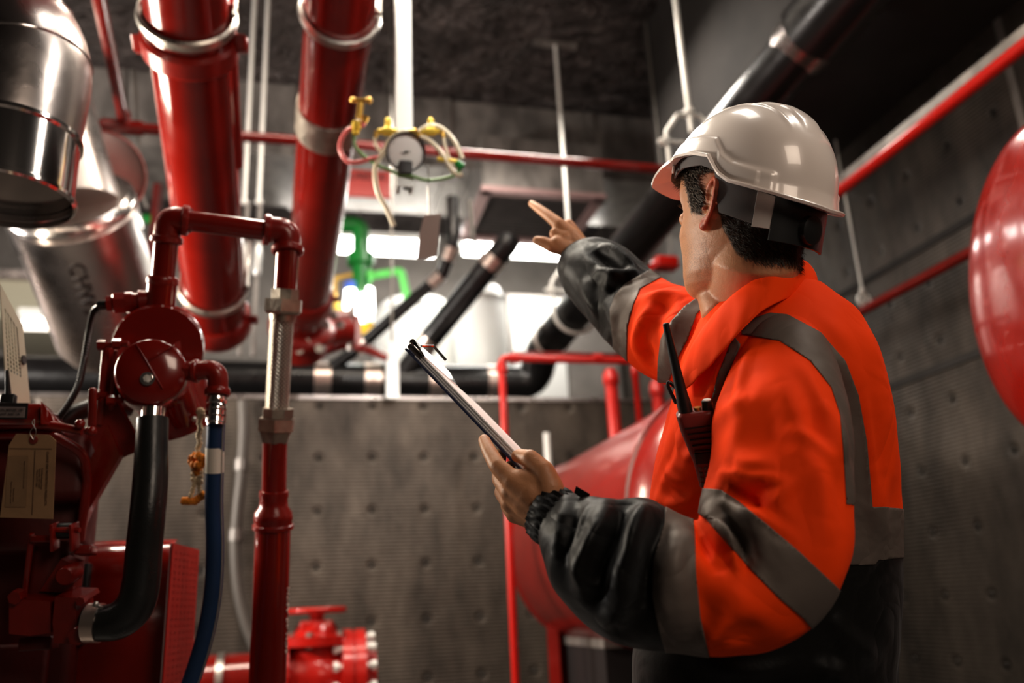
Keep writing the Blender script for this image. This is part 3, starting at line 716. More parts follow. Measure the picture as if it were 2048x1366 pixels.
MB().lathe(G(714, 245), (-.1, 0, -1), [(0, .013), (.02, .013), (.022, .009), (.035, .009)], 6).build('hex_nut', 'yellow_brass', t)
def hose(pts, r, m, lab, ends=None, name='thin_hose'):
    ps = [G(*p) for p in pts]; t = thing(name, lab, 'hose', ps[0]); MB().tube(VP(smooth_path([tuple(p) for p in ps], 8)), r, 12).build('tube', m, t)
    MB().lathe(ps[0], ps[1] - ps[0], [(-.008, r * 1.3), (.01, r * 1.3)], 12).build('ferrule', 'brass', t)
hose([(731, 238), (726, 250), (712, 254), (694, 262), (682, 282), (681, 302), (694, 322), (715, 325), (740, 318), (760, 314)], .0062, 'pink_hose', 'pink rubber hose curling from the brass test valve to the gauge')
hose([(712, 252), (708, 270), (710, 292), (728, 312), (760, 332), (790, 345), (800, 350), (822, 352), (850, 360), (880, 358), (910, 350), (922, 335)], .0048, 'green_hose', 'thin green hose hanging in a loop below the gauge')
hose([(832, 268), (858, 252), (885, 258), (910, 285), (925, 318)], .0065, 'cream_hose', 'cream hose arching over the right stopcock')
hose([(834, 270), (862, 284), (886, 310), (902, 338), (915, 350), (926, 348)], .0065, 'cream_hose', 'cream hose falling right of the gauge dial')
hose([(826, 264), (800, 265), (780, 280), (770, 300), (754, 325), (750, 350), (756, 385), (772, 415), (788, 452)], .0070, 'cream_hose', 'long cream hose dangling free below the gauge')
hose([(752, 268), (750, 285), (758, 300), (772, 308)], .0045, 'cream_hose', 'short pale hose under the left stopcock')
hose([(886, 268), (890, 290), (900, 320), (914, 338)], .0045, 'cream_hose', 'short pale hose under the right stopcock')
t = thing('side_tap', 'brass tap with green knob at the right end of the hose loops', 'valve', G(905, 322))
MB().tube([G(875, 318), G(915, 324)], .006, 10).build('valve_body', 'yellow_brass', t); MB().lathe(G(918, 330), (.6, 0, -.5), [(-.01, .010), (.012, .013), (.014, .006)], 16).build('knob', 'green_paint', t)
t = thing('paper_tag', 'grey paper tag dangling on a chain below the gauge', 'tag', G(862, 520))
cn = MB()
for k in range(22): cn.ball(G(856 + .1 * k, 330 + k * 4.9), .0028, 8)
cn.build('chain', 'steel', t)
q = [G(848, 430), G(882, 428), G(872, 512), G(834, 520), G(838, 470)]
MB().slab(q, CB, .001).build('card', 'card_grey', t)
# ================================================================ aluminium clad ducts, top left
def alu():
    d = 1.72; c0, c1 = C(0, 402, d), C(0, 402, d); ax = V(0, 0, 1)
    R = .133; h = .15
    t = thing('exhaust_elbow', 'shiny aluminium clad elbow with open end in the top left corner', 'duct', c0)
    MB().lathe(c0, ax, [(0, R), (.004, R + .006), (.012, R + .006), (.016, R), (h - .012, R), (h - .008, R + .006), (h, R + .006), (h + .004, R)], 72, cap=False).lathe(c0, ax, [(.03, .001), (.032, R * .985)], 60).build('end_sleeve', 'chrome_bright', t)
    pth = fillet([c0 + V(0, 0, h), c0 + V(0, 0, h + .26), V(-3.4, c0.y + .2, c0.z + h + .55)], .26, 14)
    MB().tube(pth, [R * 1.0] + [R * 1.06] * (len(pth) - 1), 60, cap=False).build('bend', 'aluminium_dull', t)
    for k in (3, 7, 11):
        tg = (pth[k + 1] - pth[k - 1]); MB().ring(pth[k], tg, R * 1.06, .0025, 60).build('seam', 'aluminium', t)
    for k in range(3): MB().ball(c0 + V(R * .93, -.03, h + .04 + .025 * k), .005, 8).build('screw', 'steel', t)
alu()
a, b_, c_ = C(70, 150, 3.5), C(145, 425, 3.35), C(226, 665, 3.75)
t = thing('clad_duct', 'large aluminium clad pipe slanting down behind the exhaust elbow', 'duct', c_)
MB().tube([a + (a - b_).normalized() * .7, b_], .185, 64).build('upper_jacket', 'aluminium_dull', t)
MB().lathe(b_ + (b_ - a).normalized() * -.05, (c_ - b_), [(-.02, .22), (0, .243), (.01, .246), (.14, .246), (.15, .238)], 64).build('joint_collar', 'aluminium', t)
MB().lathe(b_, (c_ - b_), [(0, .232), ((c_ - b_).length, .232), ((c_ - b_).length + .05, .21), ((c_ - b_).length + .08, .13)], 64).build('lower_jacket', 'aluminium_dull', t)
ax = (c_ - b_).normalized(); q = C(168, 585, 3.6); tow = (EYE - q).normalized(); nrm = (tow - ax * tow.dot(ax)).normalized()
cc_ = b_ + ax * ((q - b_).dot(ax)); sd = ax.cross(nrm)
best = None
for i_ in range(60):
    for j_ in range(41):
        an = (j_ - 20) * .06; n_ = nrm * math.cos(an) + ax.cross(nrm) * math.sin(an); p_ = b_ + ax * (i_ * .015) + n_ * .234; w_ = p_ - EYE; dd_ = -w_.dot(CB)
        er = (1024 + w_.dot(CX) / dd_ * F - 163) ** 2 + (683 - w_.dot(CU) / dd_ * F - 582) ** 2
        if best is None or er < best[0]: best = (er, p_, n_)
lettering('CHWS', best[1], ax, best[2].cross(ax), .085, 'label_dark', 'lettering', t, thick=.004)
t = thing('clad_duct_end', 'dark red lit round end of a clad pipe beside the left large red pipe', 'duct', C(210, 340, 3.9))
MB().lathe(C(150, 330, 4.1), C(225, 360, 3.7) - C(150, 330, 4.1), [(0, .19), (.40, .19), (.405, .17), (.41, .02)], 48).build('jacket', 'aluminium_dull', t)
MB().lathe(C(150, 330, 4.1), C(225, 360, 3.7) - C(150, 330, 4.1), [(.38, .19), (.38, .198), (.41, .198), (.41, .19)], 48, cap=False).build('rim', 'aluminium', t)
p = C(60, 20, 2.6); tag(MB().bar(p + V(0, 0, .4), p, .12, .06).bar(p + V(.04, 0, .1), p + V(.04, 0, -.05), .02, .02).build('ceiling_bracket', 'galvanised'), 'grey bracket above the exhaust elbow in the top left corner', 'bracket')

# ================================================================ fire pump engine, left
def E(u, v, d=1.5): return C(u, v, d)
def cbox(u0, v0, u1, v1, d, depth, bev=.004, mb=None):
    a, b_ = C(u0, v0, d), C(u1, v1, d); c = (a + b_) / 2; hw = abs((b_ - a).dot(V(1, 0, 0))) / 2; hz = abs(b_.z - a.z) / 2
    return (mb or MB()).box(c + V(0, depth / 2, 0), (hw, 0, 0), (0, depth / 2, 0), (0, 0, hz), bev)
eng = thing('diesel_engine', 'red diesel fire pump engine filling the lower left corner', 'engine', V(E(60, 1366, 1.6).x, 1.6, 0))
e = eng
cbox(-400, 862, 120, 1700, 1.60, .12, .02).build('engine_block', 'red_dark', e)
# valve cover rim, curved edge and body behind the tag
MB().tube([E(-60, 846), E(100, 850), E(165, 862)], .0075, 12).build('cover_rim', 'red_cast', e)
MB().tube(fillet([E(-60, 872, 1.52), E(100, 868, 1.52), E(168, 905, 1.55), E(175, 960, 1.58), E(160, 1080, 1.6)], .05), .0085, 12).build('cover_edge', 'red_cast', e)
cbox(-100, 856, 165, 1000, 1.56, .08, .02).build('valve_cover', 'red_dark', e)
cbox(-40, 940, 165, 1100, 1.60, .08, .02).build('side_cover', 'red_dark', e)
# bracket plate leaning from the pump to the block
MB().slab([E(200, 690, 1.62), E(232, 700, 1.62), E(232, 800, 1.62), E(275, 880, 1.62), E(268, 905, 1.62), E(235, 920, 1.62), E(190, 905, 1.6), E(178, 870, 1.58), E(205, 830, 1.6)], CB, -.012).build('bracket_plate', 'red_cast', e)
MB().slab([E(215, 850, 1.6), E(240, 912, 1.6), E(178, 1020, 1.6), E(162, 1060, 1.6), E(160, 1000, 1.6), E(180, 920, 1.6)], CB, -.02).build('bracket_web', 'red_cast', e)
MB().bar(E(213, 684, 1.6), E(198, 850, 1.6), .013, .02, bev=.003).build('bracket_strap', 'red_cast', e)
MB().bar(E(232, 700, 1.6), E(222, 820, 1.6), .008, .02, bev=.003).build('bracket_strap', 'red_cast', e)
for u, v in ((213, 690), (200, 790), (243, 688), (232, 800)):
    MB().tube([E(u - 10, v, 1.57), E(u + 14, v, 1.57)], .0055, 8).ngon(E(u - 8, v, 1.57), V(1, 0, 0), [(-.008, .010), (.006, .010)]).build('bolt', 'red_cast', e)
MB().bar(E(186, 775, 1.5), E(184, 855, 1.5), .014, .012, bev=.005).bar(E(184, 855, 1.5), E(172, 868, 1.5), .016, .012, bev=.005).build('lifting_lug', 'red_cast', e)
for u, v in ((160, 848), (184, 862)): MB().ball(E(u, v, 1.49), .009, 10).build('bolt_head', 'red_cast', e)
# control box, label and perforated cream plate
bx = cbox(-90, 806, 84, 846, 1.48, .13, .012).build('control_box', 'red_paint', e)
MB().slab([E(82, 803, 1.48), E(103, 830, 1.50), E(106, 850, 1.50), E(82, 848, 1.48)], V(0, 1, 0), .12).build('box_end', 'red_paint', e)
MB().slab([E(-90, 804, 1.479), E(57, 806, 1.479), E(54, 838, 1.479), E(-90, 838, 1.479)], CB, .0015).build('label_border', 'label_dark', bx)
MB().slab([E(-90, 812, 1.476), E(51, 814, 1.476), E(49, 835, 1.476), E(-90, 834, 1.476)], CB, .0012).build('label', 'label_grey', bx)
for k, (tx, vv) in enumerate((('CAUTION  READ MANUAL BEFORE USE', 820), ('USE CORRECT COOLANT AND OIL', 828))):
    lettering(tx, E(-10, vv, 1.472), CX, CU, .0055, 'label_dark', 'lettering', bx, .0002)
P0, P1, P2, P3 = E(0, 566, 1.52), E(46, 652, 1.60), E(61, 806, 1.60), E(14, 806, 1.52)
def perforated(P0, P1, P2, P3, nx, ny, rh, th, name, m, parent, hole, skip=None, region=(.12, .85, .08, .8)):
    """plate with real round holes: every hole is an octagon cut from its cell"""
    mb = MB(); nz = (P1 - P0).cross(P3 - P0).normalized()
    def Q(s, t_): return (P0.lerp(P1, s)).lerp(P3.lerp(P2, s), t_)
    s0, s1, t0, t1 = region; W = (Q(.5, .5) - Q(0, .5)).length * 2; Hh = (Q(.5, 1) - Q(.5, 0)).length
    for side in (0, 1):
        o = nz * (th * side)
        gs = [0, s0] + [s0 + (s1 - s0) * i / nx for i in range(1, nx)] + [s1, 1]; gt = [0, t0] + [t0 + (t1 - t0) * i / ny for i in range(1, ny)] + [t1, 1]
        for i in range(len(gs) - 1):
            for j in range(len(gt) - 1):
                a, b_, c, d = gs[i], gs[i + 1], gt[j], gt[j + 1]
                if 0 < i < len(gs) - 2 and 0 < j < len(gt) - 2 and not (skip and skip(i, j)):
                    sh = (b_ - a) * .25 * (1 if j % 2 else -1); cs, ct = (a + b_) / 2, (c + d) / 2
                    outer = [(b_, ct), (b_, d), (cs, d), (a, d), (a, ct), (a, c), (cs, c), (b_, c)]
                    inner = [(cs + math.cos(k * PI / 4) * rh / W, ct + math.sin(k * PI / 4) * rh / Hh) for k in range(8)]
                    vs = [Q(*q) + o for q in outer] + [Q(*q) + o for q in inner]
                    mb.add(vs, [(k, (k + 1) % 8, (k + 1) % 8 + 8, k + 8) for k in range(8)], True)
                else: mb.add([Q(a, c) + o, Q(b_, c) + o, Q(b_, d) + o, Q(a, d) + o], [(0, 1, 2, 3)], True)
    mb.add([P0, P1, P2, P3] + [p + nz * th for p in (P0, P1, P2, P3)], [(i, (i + 1) % 4, (i + 1) % 4 + 4, i + 4) for i in range(4)], True)
    return mb.build(name, m, parent)
pt = thing('perforated_plate', 'cream perforated metal plate standing on the red control box', 'panel', P3)
perforated(P0, P1, P2, P3, 5, 14, .0036, .0015, 'sheet', 'panel_cream', pt, None, region=(.10, .72, .16, .72))
MB().lathe(P0.lerp(P1, .86).lerp(P3.lerp(P2, .86), .48) - CB * -.002, (P1 - P0).cross(P3 - P0), [(-.003, .009), (.003, .009)], 24).build('grommet', 'label_dark', pt)
t = tag(MB().tube([E(14, 740, 1.5), E(17, 800, 1.5)], [.003, .006], 10).box(E(17, 800, 1.5), V(.012, 0, 0), V(0, .008, 0), V(0, 0, .01), .003).build('black_antenna', 'rubber_black'), 'short black stub beside the cream perforated plate', 'stub')

# lower mechanical parts
def hx(u, v, d, r, ln, ax=None, m='red_cast', nm='bolt_head', n=6):
    return MB().ngon(E(u, v, d), ax or CB, [(-ln, r), (0, r)], n).build(nm, m, e)
cbox(62, 1082, 140, 1200, 1.52, .1, .01).build('gear_case', 'red_dark', e)
MB().bar(E(64, 1066, 1.51), E(48, 1195, 1.51), .010, .02, bev=.003).build('case_rib', 'red_cast', e)
MB().bar(E(62, 1078, 1.50), E(112, 1078, 1.50), .010, .012, bev=.003).build('case_rib', 'red_cast', e)
MB().lathe(E(112, 1062, 1.5), V(1, 0, 0), [(0, .014), (.033, .014)], 24).build('black_roller', 'rubber_black', e)
MB().bar(E(109, 1046, 1.49), E(110, 1100, 1.49), .005, .03, bev=.001).bar(E(148, 1046, 1.49), E(150, 1100, 1.49), .005, .03, bev=.001).tube([E(100, 1060, 1.49), E(160, 1060, 1.49)], .005, 8).build('roller_fork', 'red_cast', e)
cbox(148, 1090, 182, 1108, 1.5, .05, .004).build('fork_foot', 'red_cast', e)
MB().slab([E(122, 1118, 1.5), E(150, 1130, 1.5), E(146, 1180, 1.5), E(118, 1185, 1.5), E(80, 1182, 1.5)], CB, -.03).build('gusset', 'red_cast', e)
MB().lathe(E(130, 1152, 1.47), CB, [(-.03, .017), (0, .017), (.004, .014)], 20).build('round_boss', 'red_cast', e)
MB().slab([E(18, 1204, 1.47), E(30, 1198, 1.47), E(100, 1203, 1.47), E(102, 1266, 1.47), E(60, 1272, 1.47), E(18, 1268, 1.47)], CB, -.06).build('mount_block', 'red_cast', e)
MB().slab([E(110, 1194, 1.46), E(162, 1196, 1.46), E(166, 1205, 1.46), E(152, 1210, 1.46), E(154, 1250, 1.46), E(172, 1262, 1.46), E(172, 1290, 1.46), E(108, 1286, 1.46), E(105, 1245, 1.46)], CB, -.06).build('outlet_flange', 'red_cast', e)
hx(28, 1196, 1.46, .012, .02); hx(152, 1274, 1.44, .015, .02); hx(160, 1203, 1.45, .008, .012)
cbox(38, 1275, 100, 1300, 1.5, .06, .004).build('lower_rail', 'red_dark', e)
MB().lathe(E(158, 1245, 1.49), V(1, 0, 0), [(0, .03), (.03, .03)], 24).build('outlet_neck', 'label_dark', e)
cbox(-200, 1300, 68, 1600, 1.56, .3, .01).build('base_frame', 'red_dark', e)
# guard housing with perforated end
cb = cbox(68, 1302, 345, 1700, 1.72, .35, .01); cb.build('guard_lower', 'red_dark', e)
g0, g1 = C(160, 1150, 1.80), C(345, 1150, 1.80)
MB().lathe(V(g0.x, g0.y, g0.z), (1, 0, 0), [(0, .069), (g1.x - g0.x, .069)], 48).box(V((g0.x + g1.x) / 2, g0.y, g0.z - .15), ((g1.x - g0.x) / 2, 0, 0), (0, .068, 0), (0, 0, .15)).build('guard_cover', 'red_paint', e)
cbox(155, 1125, 168, 1290, 1.70, .1, .002).build('guard_seal', 'rubber_black', e)
A0 = C(346, 1086, 1.72); A1 = A0 + V(.03, .20, 0); A3 = C(344, 1460, 1.72); A3 = V(A0.x, A0.y, A3.z); A2 = A3 + V(.03, .20, 0)
perforated(A0, A1, A2, A3, 6, 26, .0032, .002, 'perforated_end', 'red_bright', e, None, region=(.06, .94, .03, .97))

MB().slab([A0 + V(-.004, .004, 0), A1 + V(-.004, 0, 0), A2 + V(-.004, 0, 0), A3 + V(-.004, .004, 0)], V(-1, 0, 0), .002).build('guard_backing', 'frame_pink', e)
# manila tag
tg = thing('manila_tag', 'brown card tag hanging by wire on the red engine', 'tag', E(60, 1036, 1.44))
dT = 1.44
def T(u, v, k=0.): return C(u, v, dT - k)
card = MB().slab([T(32, 868), T(100, 870), T(112, 882), T(106, 1038), T(-30, 1034), T(0, 1034), T(18, 890)], CB, -.0008).build('card', 'manila', tg)
MB().slab([T(16, 912, .001), T(56, 912, .001), T(52, 1014, .001), T(10, 1014, .001)], CB, .0004).build('patch', 'manila_patch', card)
MB().lathe(T(67, 880, .001), CB, [(-.001, .007), (.0012, .007), (.002, .003)], 24).build('grommet', 'grommet_red', tg)
MB().tube(VP(smooth_path([tuple(T(67, 880, .004)), tuple(T(72, 862, .006)), tuple(T(64, 845, .004)), tuple(T(69, 838, 0))])), .0006, 6).tube(VP(smooth_path([tuple(T(67, 880, .004)), tuple(T(60, 865, .005)), tuple(T(68, 852, .004)), tuple(T(69, 838, 0))])), .0006, 6).build('wire', 'steel', tg)
MB().bar(T(19, 897, .001), T(104, 898, .001), .0008, .0004, up=CB).bar(T(70, 900, .001), T(64, 1030, .001), .0010, .0004, up=CB).build('printed_line', 'tag_ink', card)
dn = (T(91, 1000) - T(95, 905)).normalized(); rt = dn; upv = CX
lettering('CLARKE FIRE PROTECTION PRODUCTS', T(93, 957, .0012), dn, upv, .0052, 'tag_ink', 'lettering', card, .0002)
for tx, u, v, sz in (('3133 East Kemper Road', 84, 957, .0036), ('Cincinnati, Ohio 45241', 79, 957, .0036), ('Phone 513 771 2200', 74, 957, .0034), ('Engine serial number and model', 48, 950, .0036), ('Read and retain with manual', 22, 985, .0032), ('Operation manual', 27, 990, .0032)):
    lettering(tx, T(u, v, .0016), dn, upv, sz, 'tag_ink', 'lettering', card, .0002)

# round pump casing behind, front cover
pm = thing('raw_water_pump', 'round red pump casing with ribbed front cover and sight plug', 'pump', C(300, 800, 1.62))
bd = MB().lathe(C(322, 690, 1.80), (C(314, 700, 1.66) - C(322, 690, 1.80)), [(0, .088), (.10, .088), (.115, .084), (.118, .02)], 64)
bd.build('rear_casing', 'red_paint', pm)
MB().lathe(C(300, 690, 1.74), (C(372, 850, 1.80) - C(300, 690, 1.74)), [(0, .085), (.10, .078), (.16, .07), (.19, .062), (.195, .02)], 48).build('lower_body', 'red_cast', pm)
ax = CB.copy(); ax = (ax + V(0, 0, -.08)).normalized()
fc = C(302, 742, 1.56)
MB().lathe(C(306, 760, 1.66), fc - C(306, 760, 1.66), [(0, .066), (.085, .064), (.095, .062), (.103, .0605), (.106, .057), (.107, .02)], 64).build('front_cover', 'red_paint', pm)
fa = (fc - C(306, 760, 1.66)).normalized(); ff = C(306, 760, 1.66) + fa * .108; 
def FP(u, v): # point on the cover face
    r = ray(u, v); return EYE + r * ((ff - EYE).dot(fa) / r.dot(fa))
rb = MB()
for a, b_ in (((272, 688), (326, 778)), ((296, 722), (350, 690)), ((296, 722), (318, 705))): rb.bar(FP(*a), FP(*b_), .003, .003, up=fa, bev=.001)
rb.build('cover_rib', 'red_paint', pm)
MB().lathe(FP(295, 758), fa, [(0, .0125), (.004, .0125), (.004, .0095), (.006, .009)], 24).build('plug_ring', 'chrome_bright', pm)
MB().ngon(FP(295, 758), fa, [(0, .0075), (.008, .0075)]).build('plug_hex', 'steel', pm)
MB().lathe(C(350, 770, 1.72), C(378, 850, 1.74) - C(350, 770, 1.72), [(0, .034), (.07, .032), (.085, .028)], 28).build('side_barrel', 'red_paint', pm)
MB().ball(C(388, 838, 1.70), .006, 8).build('bolt_head', 'steel', pm)

# pipe loop over the pump with the flexible braided hose
lp = thing('red_pipe_loop', 'red screwed pipe loop with two elbows above the pump', 'pipe', C(315, 650, 1.70))
dL = 1.74
def Q(u, v, d=dL): return C(u, v, d)
def sock(p, axis, r, w, m='red_cast', nm='elbow_socket', par=None):
    MB().lathe(p, axis, [(-w, r * .9), (-w, r * 1.1), (-w * .6, r * 1.2), (w * .6, r * 1.2), (w, r * 1.1), (w, r * .9)], 32, cap=False).build(nm, m, par or lp)
zu = (Q(333, 470) - Q(318, 650)).normalized()
MB().lathe(Q(317, 652), Q(325, 565) - Q(317, 652), [(0, .030), (.092, .029)], 32).build('lower_riser', 'red_paint', lp)
sock(Q(325, 562), zu, .026, .009); sock(Q(316, 652), zu, .028, .012)
MB().ngon(Q(315, 672), zu, [(-.02, .034), (.012, .034)], 8).build('base_nut', 'red_cast', lp)
MB().lathe(Q(326, 560), Q(333, 480) - Q(326, 560), [(0, .0238), (.095, .0238)], 32).build('upper_riser', 'red_paint', lp)
r1 = fillet([Q(333, 478), Q(338, 436), Q(380, 442)], .04, 10)
MB().tube(r1, .0265, 32).build('elbow', 'red_cast', lp); sock(Q(333, 480), zu, .0265, .0075)
hd = (Q(570, 466, 1.80) - Q(378, 441)).normalized(); sock(Q(371, 441), hd, .0265, .007)
MB().lathe(Q(374, 441), hd, [(0, .0215), ((Q(532, 459, 1.785) - Q(374, 441)).length, .0215)], 32).build('cross_pipe', 'red_paint', lp)
r2 = fillet([Q(534, 459, 1.79), Q(575, 462, 1.80), Q(575, 500, 1.80)], .04, 10); MB().tube(r2, .0275, 32).build('elbow', 'red_cast', lp)
sock(Q(534, 459, 1.79), hd, .0275, .007); sock(Q(575, 500, 1.80), V(0, 0, 1), .0275, .008)
MB().lathe(Q(575, 500, 1.80), Q(570, 580, 1.80) - Q(575, 500, 1.80), [(0, .0235), (.09, .0235)], 32).build('drop_pipe', 'red_paint', lp)
# side sensor port
sp = Q(300, 602); s2 = (Q(232, 606, 1.72) - Q(300, 602)).normalized()
MB().lathe(sp, s2, [(0, .022), (.02, .024), (.022, .019), (.03, .019), (.032, .022), (.045, .022)], 28).ngon(sp + s2 * .045, s2, [(0, .022), (.022, .022), (.026, .016), (.036, .016)], 8).build('sensor_port', 'red_cast', lp)
sn = thing('sensor_cable', 'black corrugated sensor cable with brass plug running down to the engine', 'cable', C(120, 838, 1.6))
MB().ngon(Q(238, 607, 1.72), s2, [(0, .012), (.012, .012)], 8).build('brass_fitting', 'brass', sn)
MB().lathe(Q(224, 609, 1.72), s2, [(0, .0095), (.025, .0095), (.028, .007)], 18).build('plug', 'rubber_black', sn)
pp = VP(smooth_path([tuple(Q(200, 612, 1.72)), tuple(Q(186, 625, 1.71)), tuple(Q(178, 660, 1.70)), tuple(Q(168, 720, 1.67)), tuple(Q(157, 770, 1.63)), tuple(Q(136, 810, 1.6)), tuple(Q(112, 842, 1.58))], 22))
MB().tube(pp, [.0052 if k % 2 else .0066 for k in range(len(pp))], 12).build('corrugated_sleeve', 'hose_black', sn)
t = thing('air_intake_hose', 'grey black curved hose behind the engine bracket', 'hose', C(110, 900, 1.75))
pp = VP(smooth_path([tuple(C(102, 900, 1.72)), tuple(C(118, 858, 1.74)), tuple(C(150, 828, 1.76)), tuple(C(200, 812, 1.8)), tuple(C(260, 815, 1.85))]))
MB().tube(pp, .019, 24).build('tube', 'rubber_black', t); MB().lathe(pp[0], pp[2] - pp[0], [(0, .021), (.015, .021)], 24, cap=False).build('clip', 'steel', t)

bh = thing('braided_connector', 'braided stainless flexible connector between two hexagonal unions', 'hose', C(552, 885, 1.8))
dB = 1.80
top, bot = C(564, 640, dB), C(553, 830, dB); axb = (bot - top).normalized()
m, nt, b = nodes('braid'); tcn = N(nt, 'ShaderNodeTexCoord'); L = nt.links.new
b.inputs['Metallic'].default_value = .9; b.inputs['Roughness'].default_value = .33
sp_ = N(nt, 'ShaderNodeSeparateXYZ'); L(tcn.outputs['UV'], sp_.inputs[0])
def MN(op, x, y=None):
    n = N(nt, 'ShaderNodeMath', operation=op)
    for i, q in enumerate((x, y)):
        if q is None: continue
        if isinstance(q, (int, float)): n.inputs[i].default_value = q
        else: L(q, n.inputs[i])
    return n.outputs[0]
w1 = MN('SINE', MN('MULTIPLY', MN('ADD', sp_.outputs[0], sp_.outputs[1]), 2 * PI * 18)); w2 = MN('SINE', MN('MULTIPLY', MN('SUBTRACT', sp_.outputs[0], sp_.outputs[1]), 2 * PI * 18))
hh = MN('MAXIMUM', w1, w2); bp = N(nt, 'ShaderNodeBump', i_Strength=1., i_Distance=.0018); L(hh, bp.inputs['Height']); L(bp.outputs[0], b.inputs['Normal'])
rp = N(nt, 'ShaderNodeMix', data_type='RGBA'); rp.inputs[6].default_value = (.10, .08, .06, 1); rp.inputs[7].default_value = (.75, .70, .62, 1)
mr = N(nt, 'ShaderNodeMapRange'); mr.inputs[1].default_value = -.2; L(hh, mr.inputs[0]); L(mr.outputs[0], rp.inputs[0]); L(rp.outputs[2], b.inputs['Base Color'])
# braided sleeve with its own lengthwise/around coordinates
mbb = MB(); nb, mb_ = 40, 60; ln = (bot - top).length
mbb.lathe(top, axb, [(ln * i / mb_, .0245 + (.002 if i in (0, mb_) else 0)) for i in range(mb_ + 1)], nb, cap=False)
br = mbb.build('braided_sleeve', 'braid', bh)
uvl = br.data.uv_layers.new(name='UVMap')
for poly in br.data.polygons:
    k = poly.index; i, j = k // nb, k % nb
    for li in poly.loop_indices:
        vi = br.data.loops[li].vertex_index; ii, jj = vi // nb, vi % nb
        if j == nb - 1 and jj == 0: jj = nb
        uvl.data[li].uv = (jj / nb, ii / mb_ * ln / .154)
for (u0, v0, prof) in ((570, 590, [(-.012, .030), (.018, .030)]), (567, 612, [(-.014, .042), (.012, .042), (.018, .036)]), (553, 848, [(-.012, .040), (.014, .040), (.017, .034)]), (556, 828, [(-.012, .033), (.008, .033)]), (551, 872, [(-.012, .036), (.014, .028)])):
    MB().ngon(C(u0, v0, dB), axb, prof, 8 if prof[0][1] < .035 else 6, rot=.35).build('union_nut', 'union_metal', bh)
MB().lathe(C(566, 632, dB), axb, [(-.01, .029), (.012, .026)], 24).build('ferrule', 'union_metal', bh)
st_ = thing('stand_pipe', 'upright red pipe with reducing socket below the braided connector', 'pipe', V(C(545, 1050, dB).x, C(545, 1050, dB).y, 0))
x0, x1, x2 = C(550, 884, dB), C(548, 985, dB), C(546, 1058, dB)
MB().lathe(x0, x1 - x0, [(0, .0255), ((x1 - x0).length + .01, .0255)], 40).build('upper_pipe', 'red_paint', st_)
ax = (x2 - x1).normalized(); q1_ = (x2 - x1).length
MB().lathe(x1, ax, [(-.004, .026), (-.003, .0300), (.008, .0305), (.013, .0285), (.030, .030), (.042, .0385), (.056, .0405), (.058, .0395), (.066, .0395), (.068, .0425), (.076, .0425), (.078, .036)], 48, cap=False).build('reducing_socket', 'red_cast', st_)
xb_ = V(x2.x, x2.y, 0); MB().lathe(x2, V(0, 0, -1), [(0, .0365), (x2.z, .0365)], 48).build('lower_pipe', 'red_paint', st_)
MB().lathe(xb_, V(0, 0, 1), [(0, .09), (.015, .09)], 32).build('floor_flange', 'red_cast', st_)
# lettering running up the pipe
rr_ = V(1, -.25, 0).normalized()
lettering('SCH 40 ASTM', V(x2.x, x2.y, C(570, 1240, dB).z) + rr_ * .0368, V(0, 0, 1), V(rr_.y, -rr_.x, 0), .022, 'white_band', 'lettering', st_, .0006)

# outlet elbow, hose coupling and blue hose
ob = thing('outlet_elbow', 'red elbow with steel hose tail on the right of the pump', 'fitting', C(400, 760, 1.60))
dO = 1.60
def O_(u, v, d=dO): return C(u, v, d)
MB().ngon(O_(362, 742), CX, [(0, .019), (.022, .019), (.024, .015), (.035, .015)], 8).build('nipple', 'red_cast', ob)
MB().tube(fillet([O_(384, 742), O_(436, 738), O_(436, 785)], .036, 10), .0185, 28).build('elbow', 'red_cast', ob)
sock(O_(392, 742), CX, .0185, .005, par=ob); sock(O_(435, 784), V(0, 0, 1), .0195, .007, par=ob)
MB().lathe(O_(434, 792), V(0, 0, -1), [(0, .017), (.012, .019), (.016, .017), (.018, .0185), (.026, .0185), (.028, .0165), (.030, .0185), (.038, .0185), (.040, .0165), (.042, .0185), (.050, .0185), (.052, .016), (.056, .016)], 28).build('hose_tail', 'chrome_bright', ob)
hb = thing('blue_hose', 'thick blue rubber hose with a white band hanging from the outlet elbow', 'hose', O_(388, 1366))
hp = [(432, 842), (430, 900), (429, 950), (428, 1010), (430, 1090), (428, 1160), (421, 1220), (408, 1280), (390, 1340), (368, 1400)]
pp = VP(smooth_path([tuple(O_(*q)) for q in hp], 8)); MB().tube(pp, .0165, 28).build('tube', 'hose_blue', hb)
MB().tube([O_(429.6, 895), O_(429, 945)], .0169, 28, cap=False).build('white_band', 'white_band', hb)
st2 = MB(); off = (CX * .85 + CB * .4).normalized() * .0163
for k in range(len(pp) - 1): st2.bar(pp[k] + off, pp[k + 1] + off, .0012, .005, up=off)
st2.build('stripe', 'hose_lettering', hb)

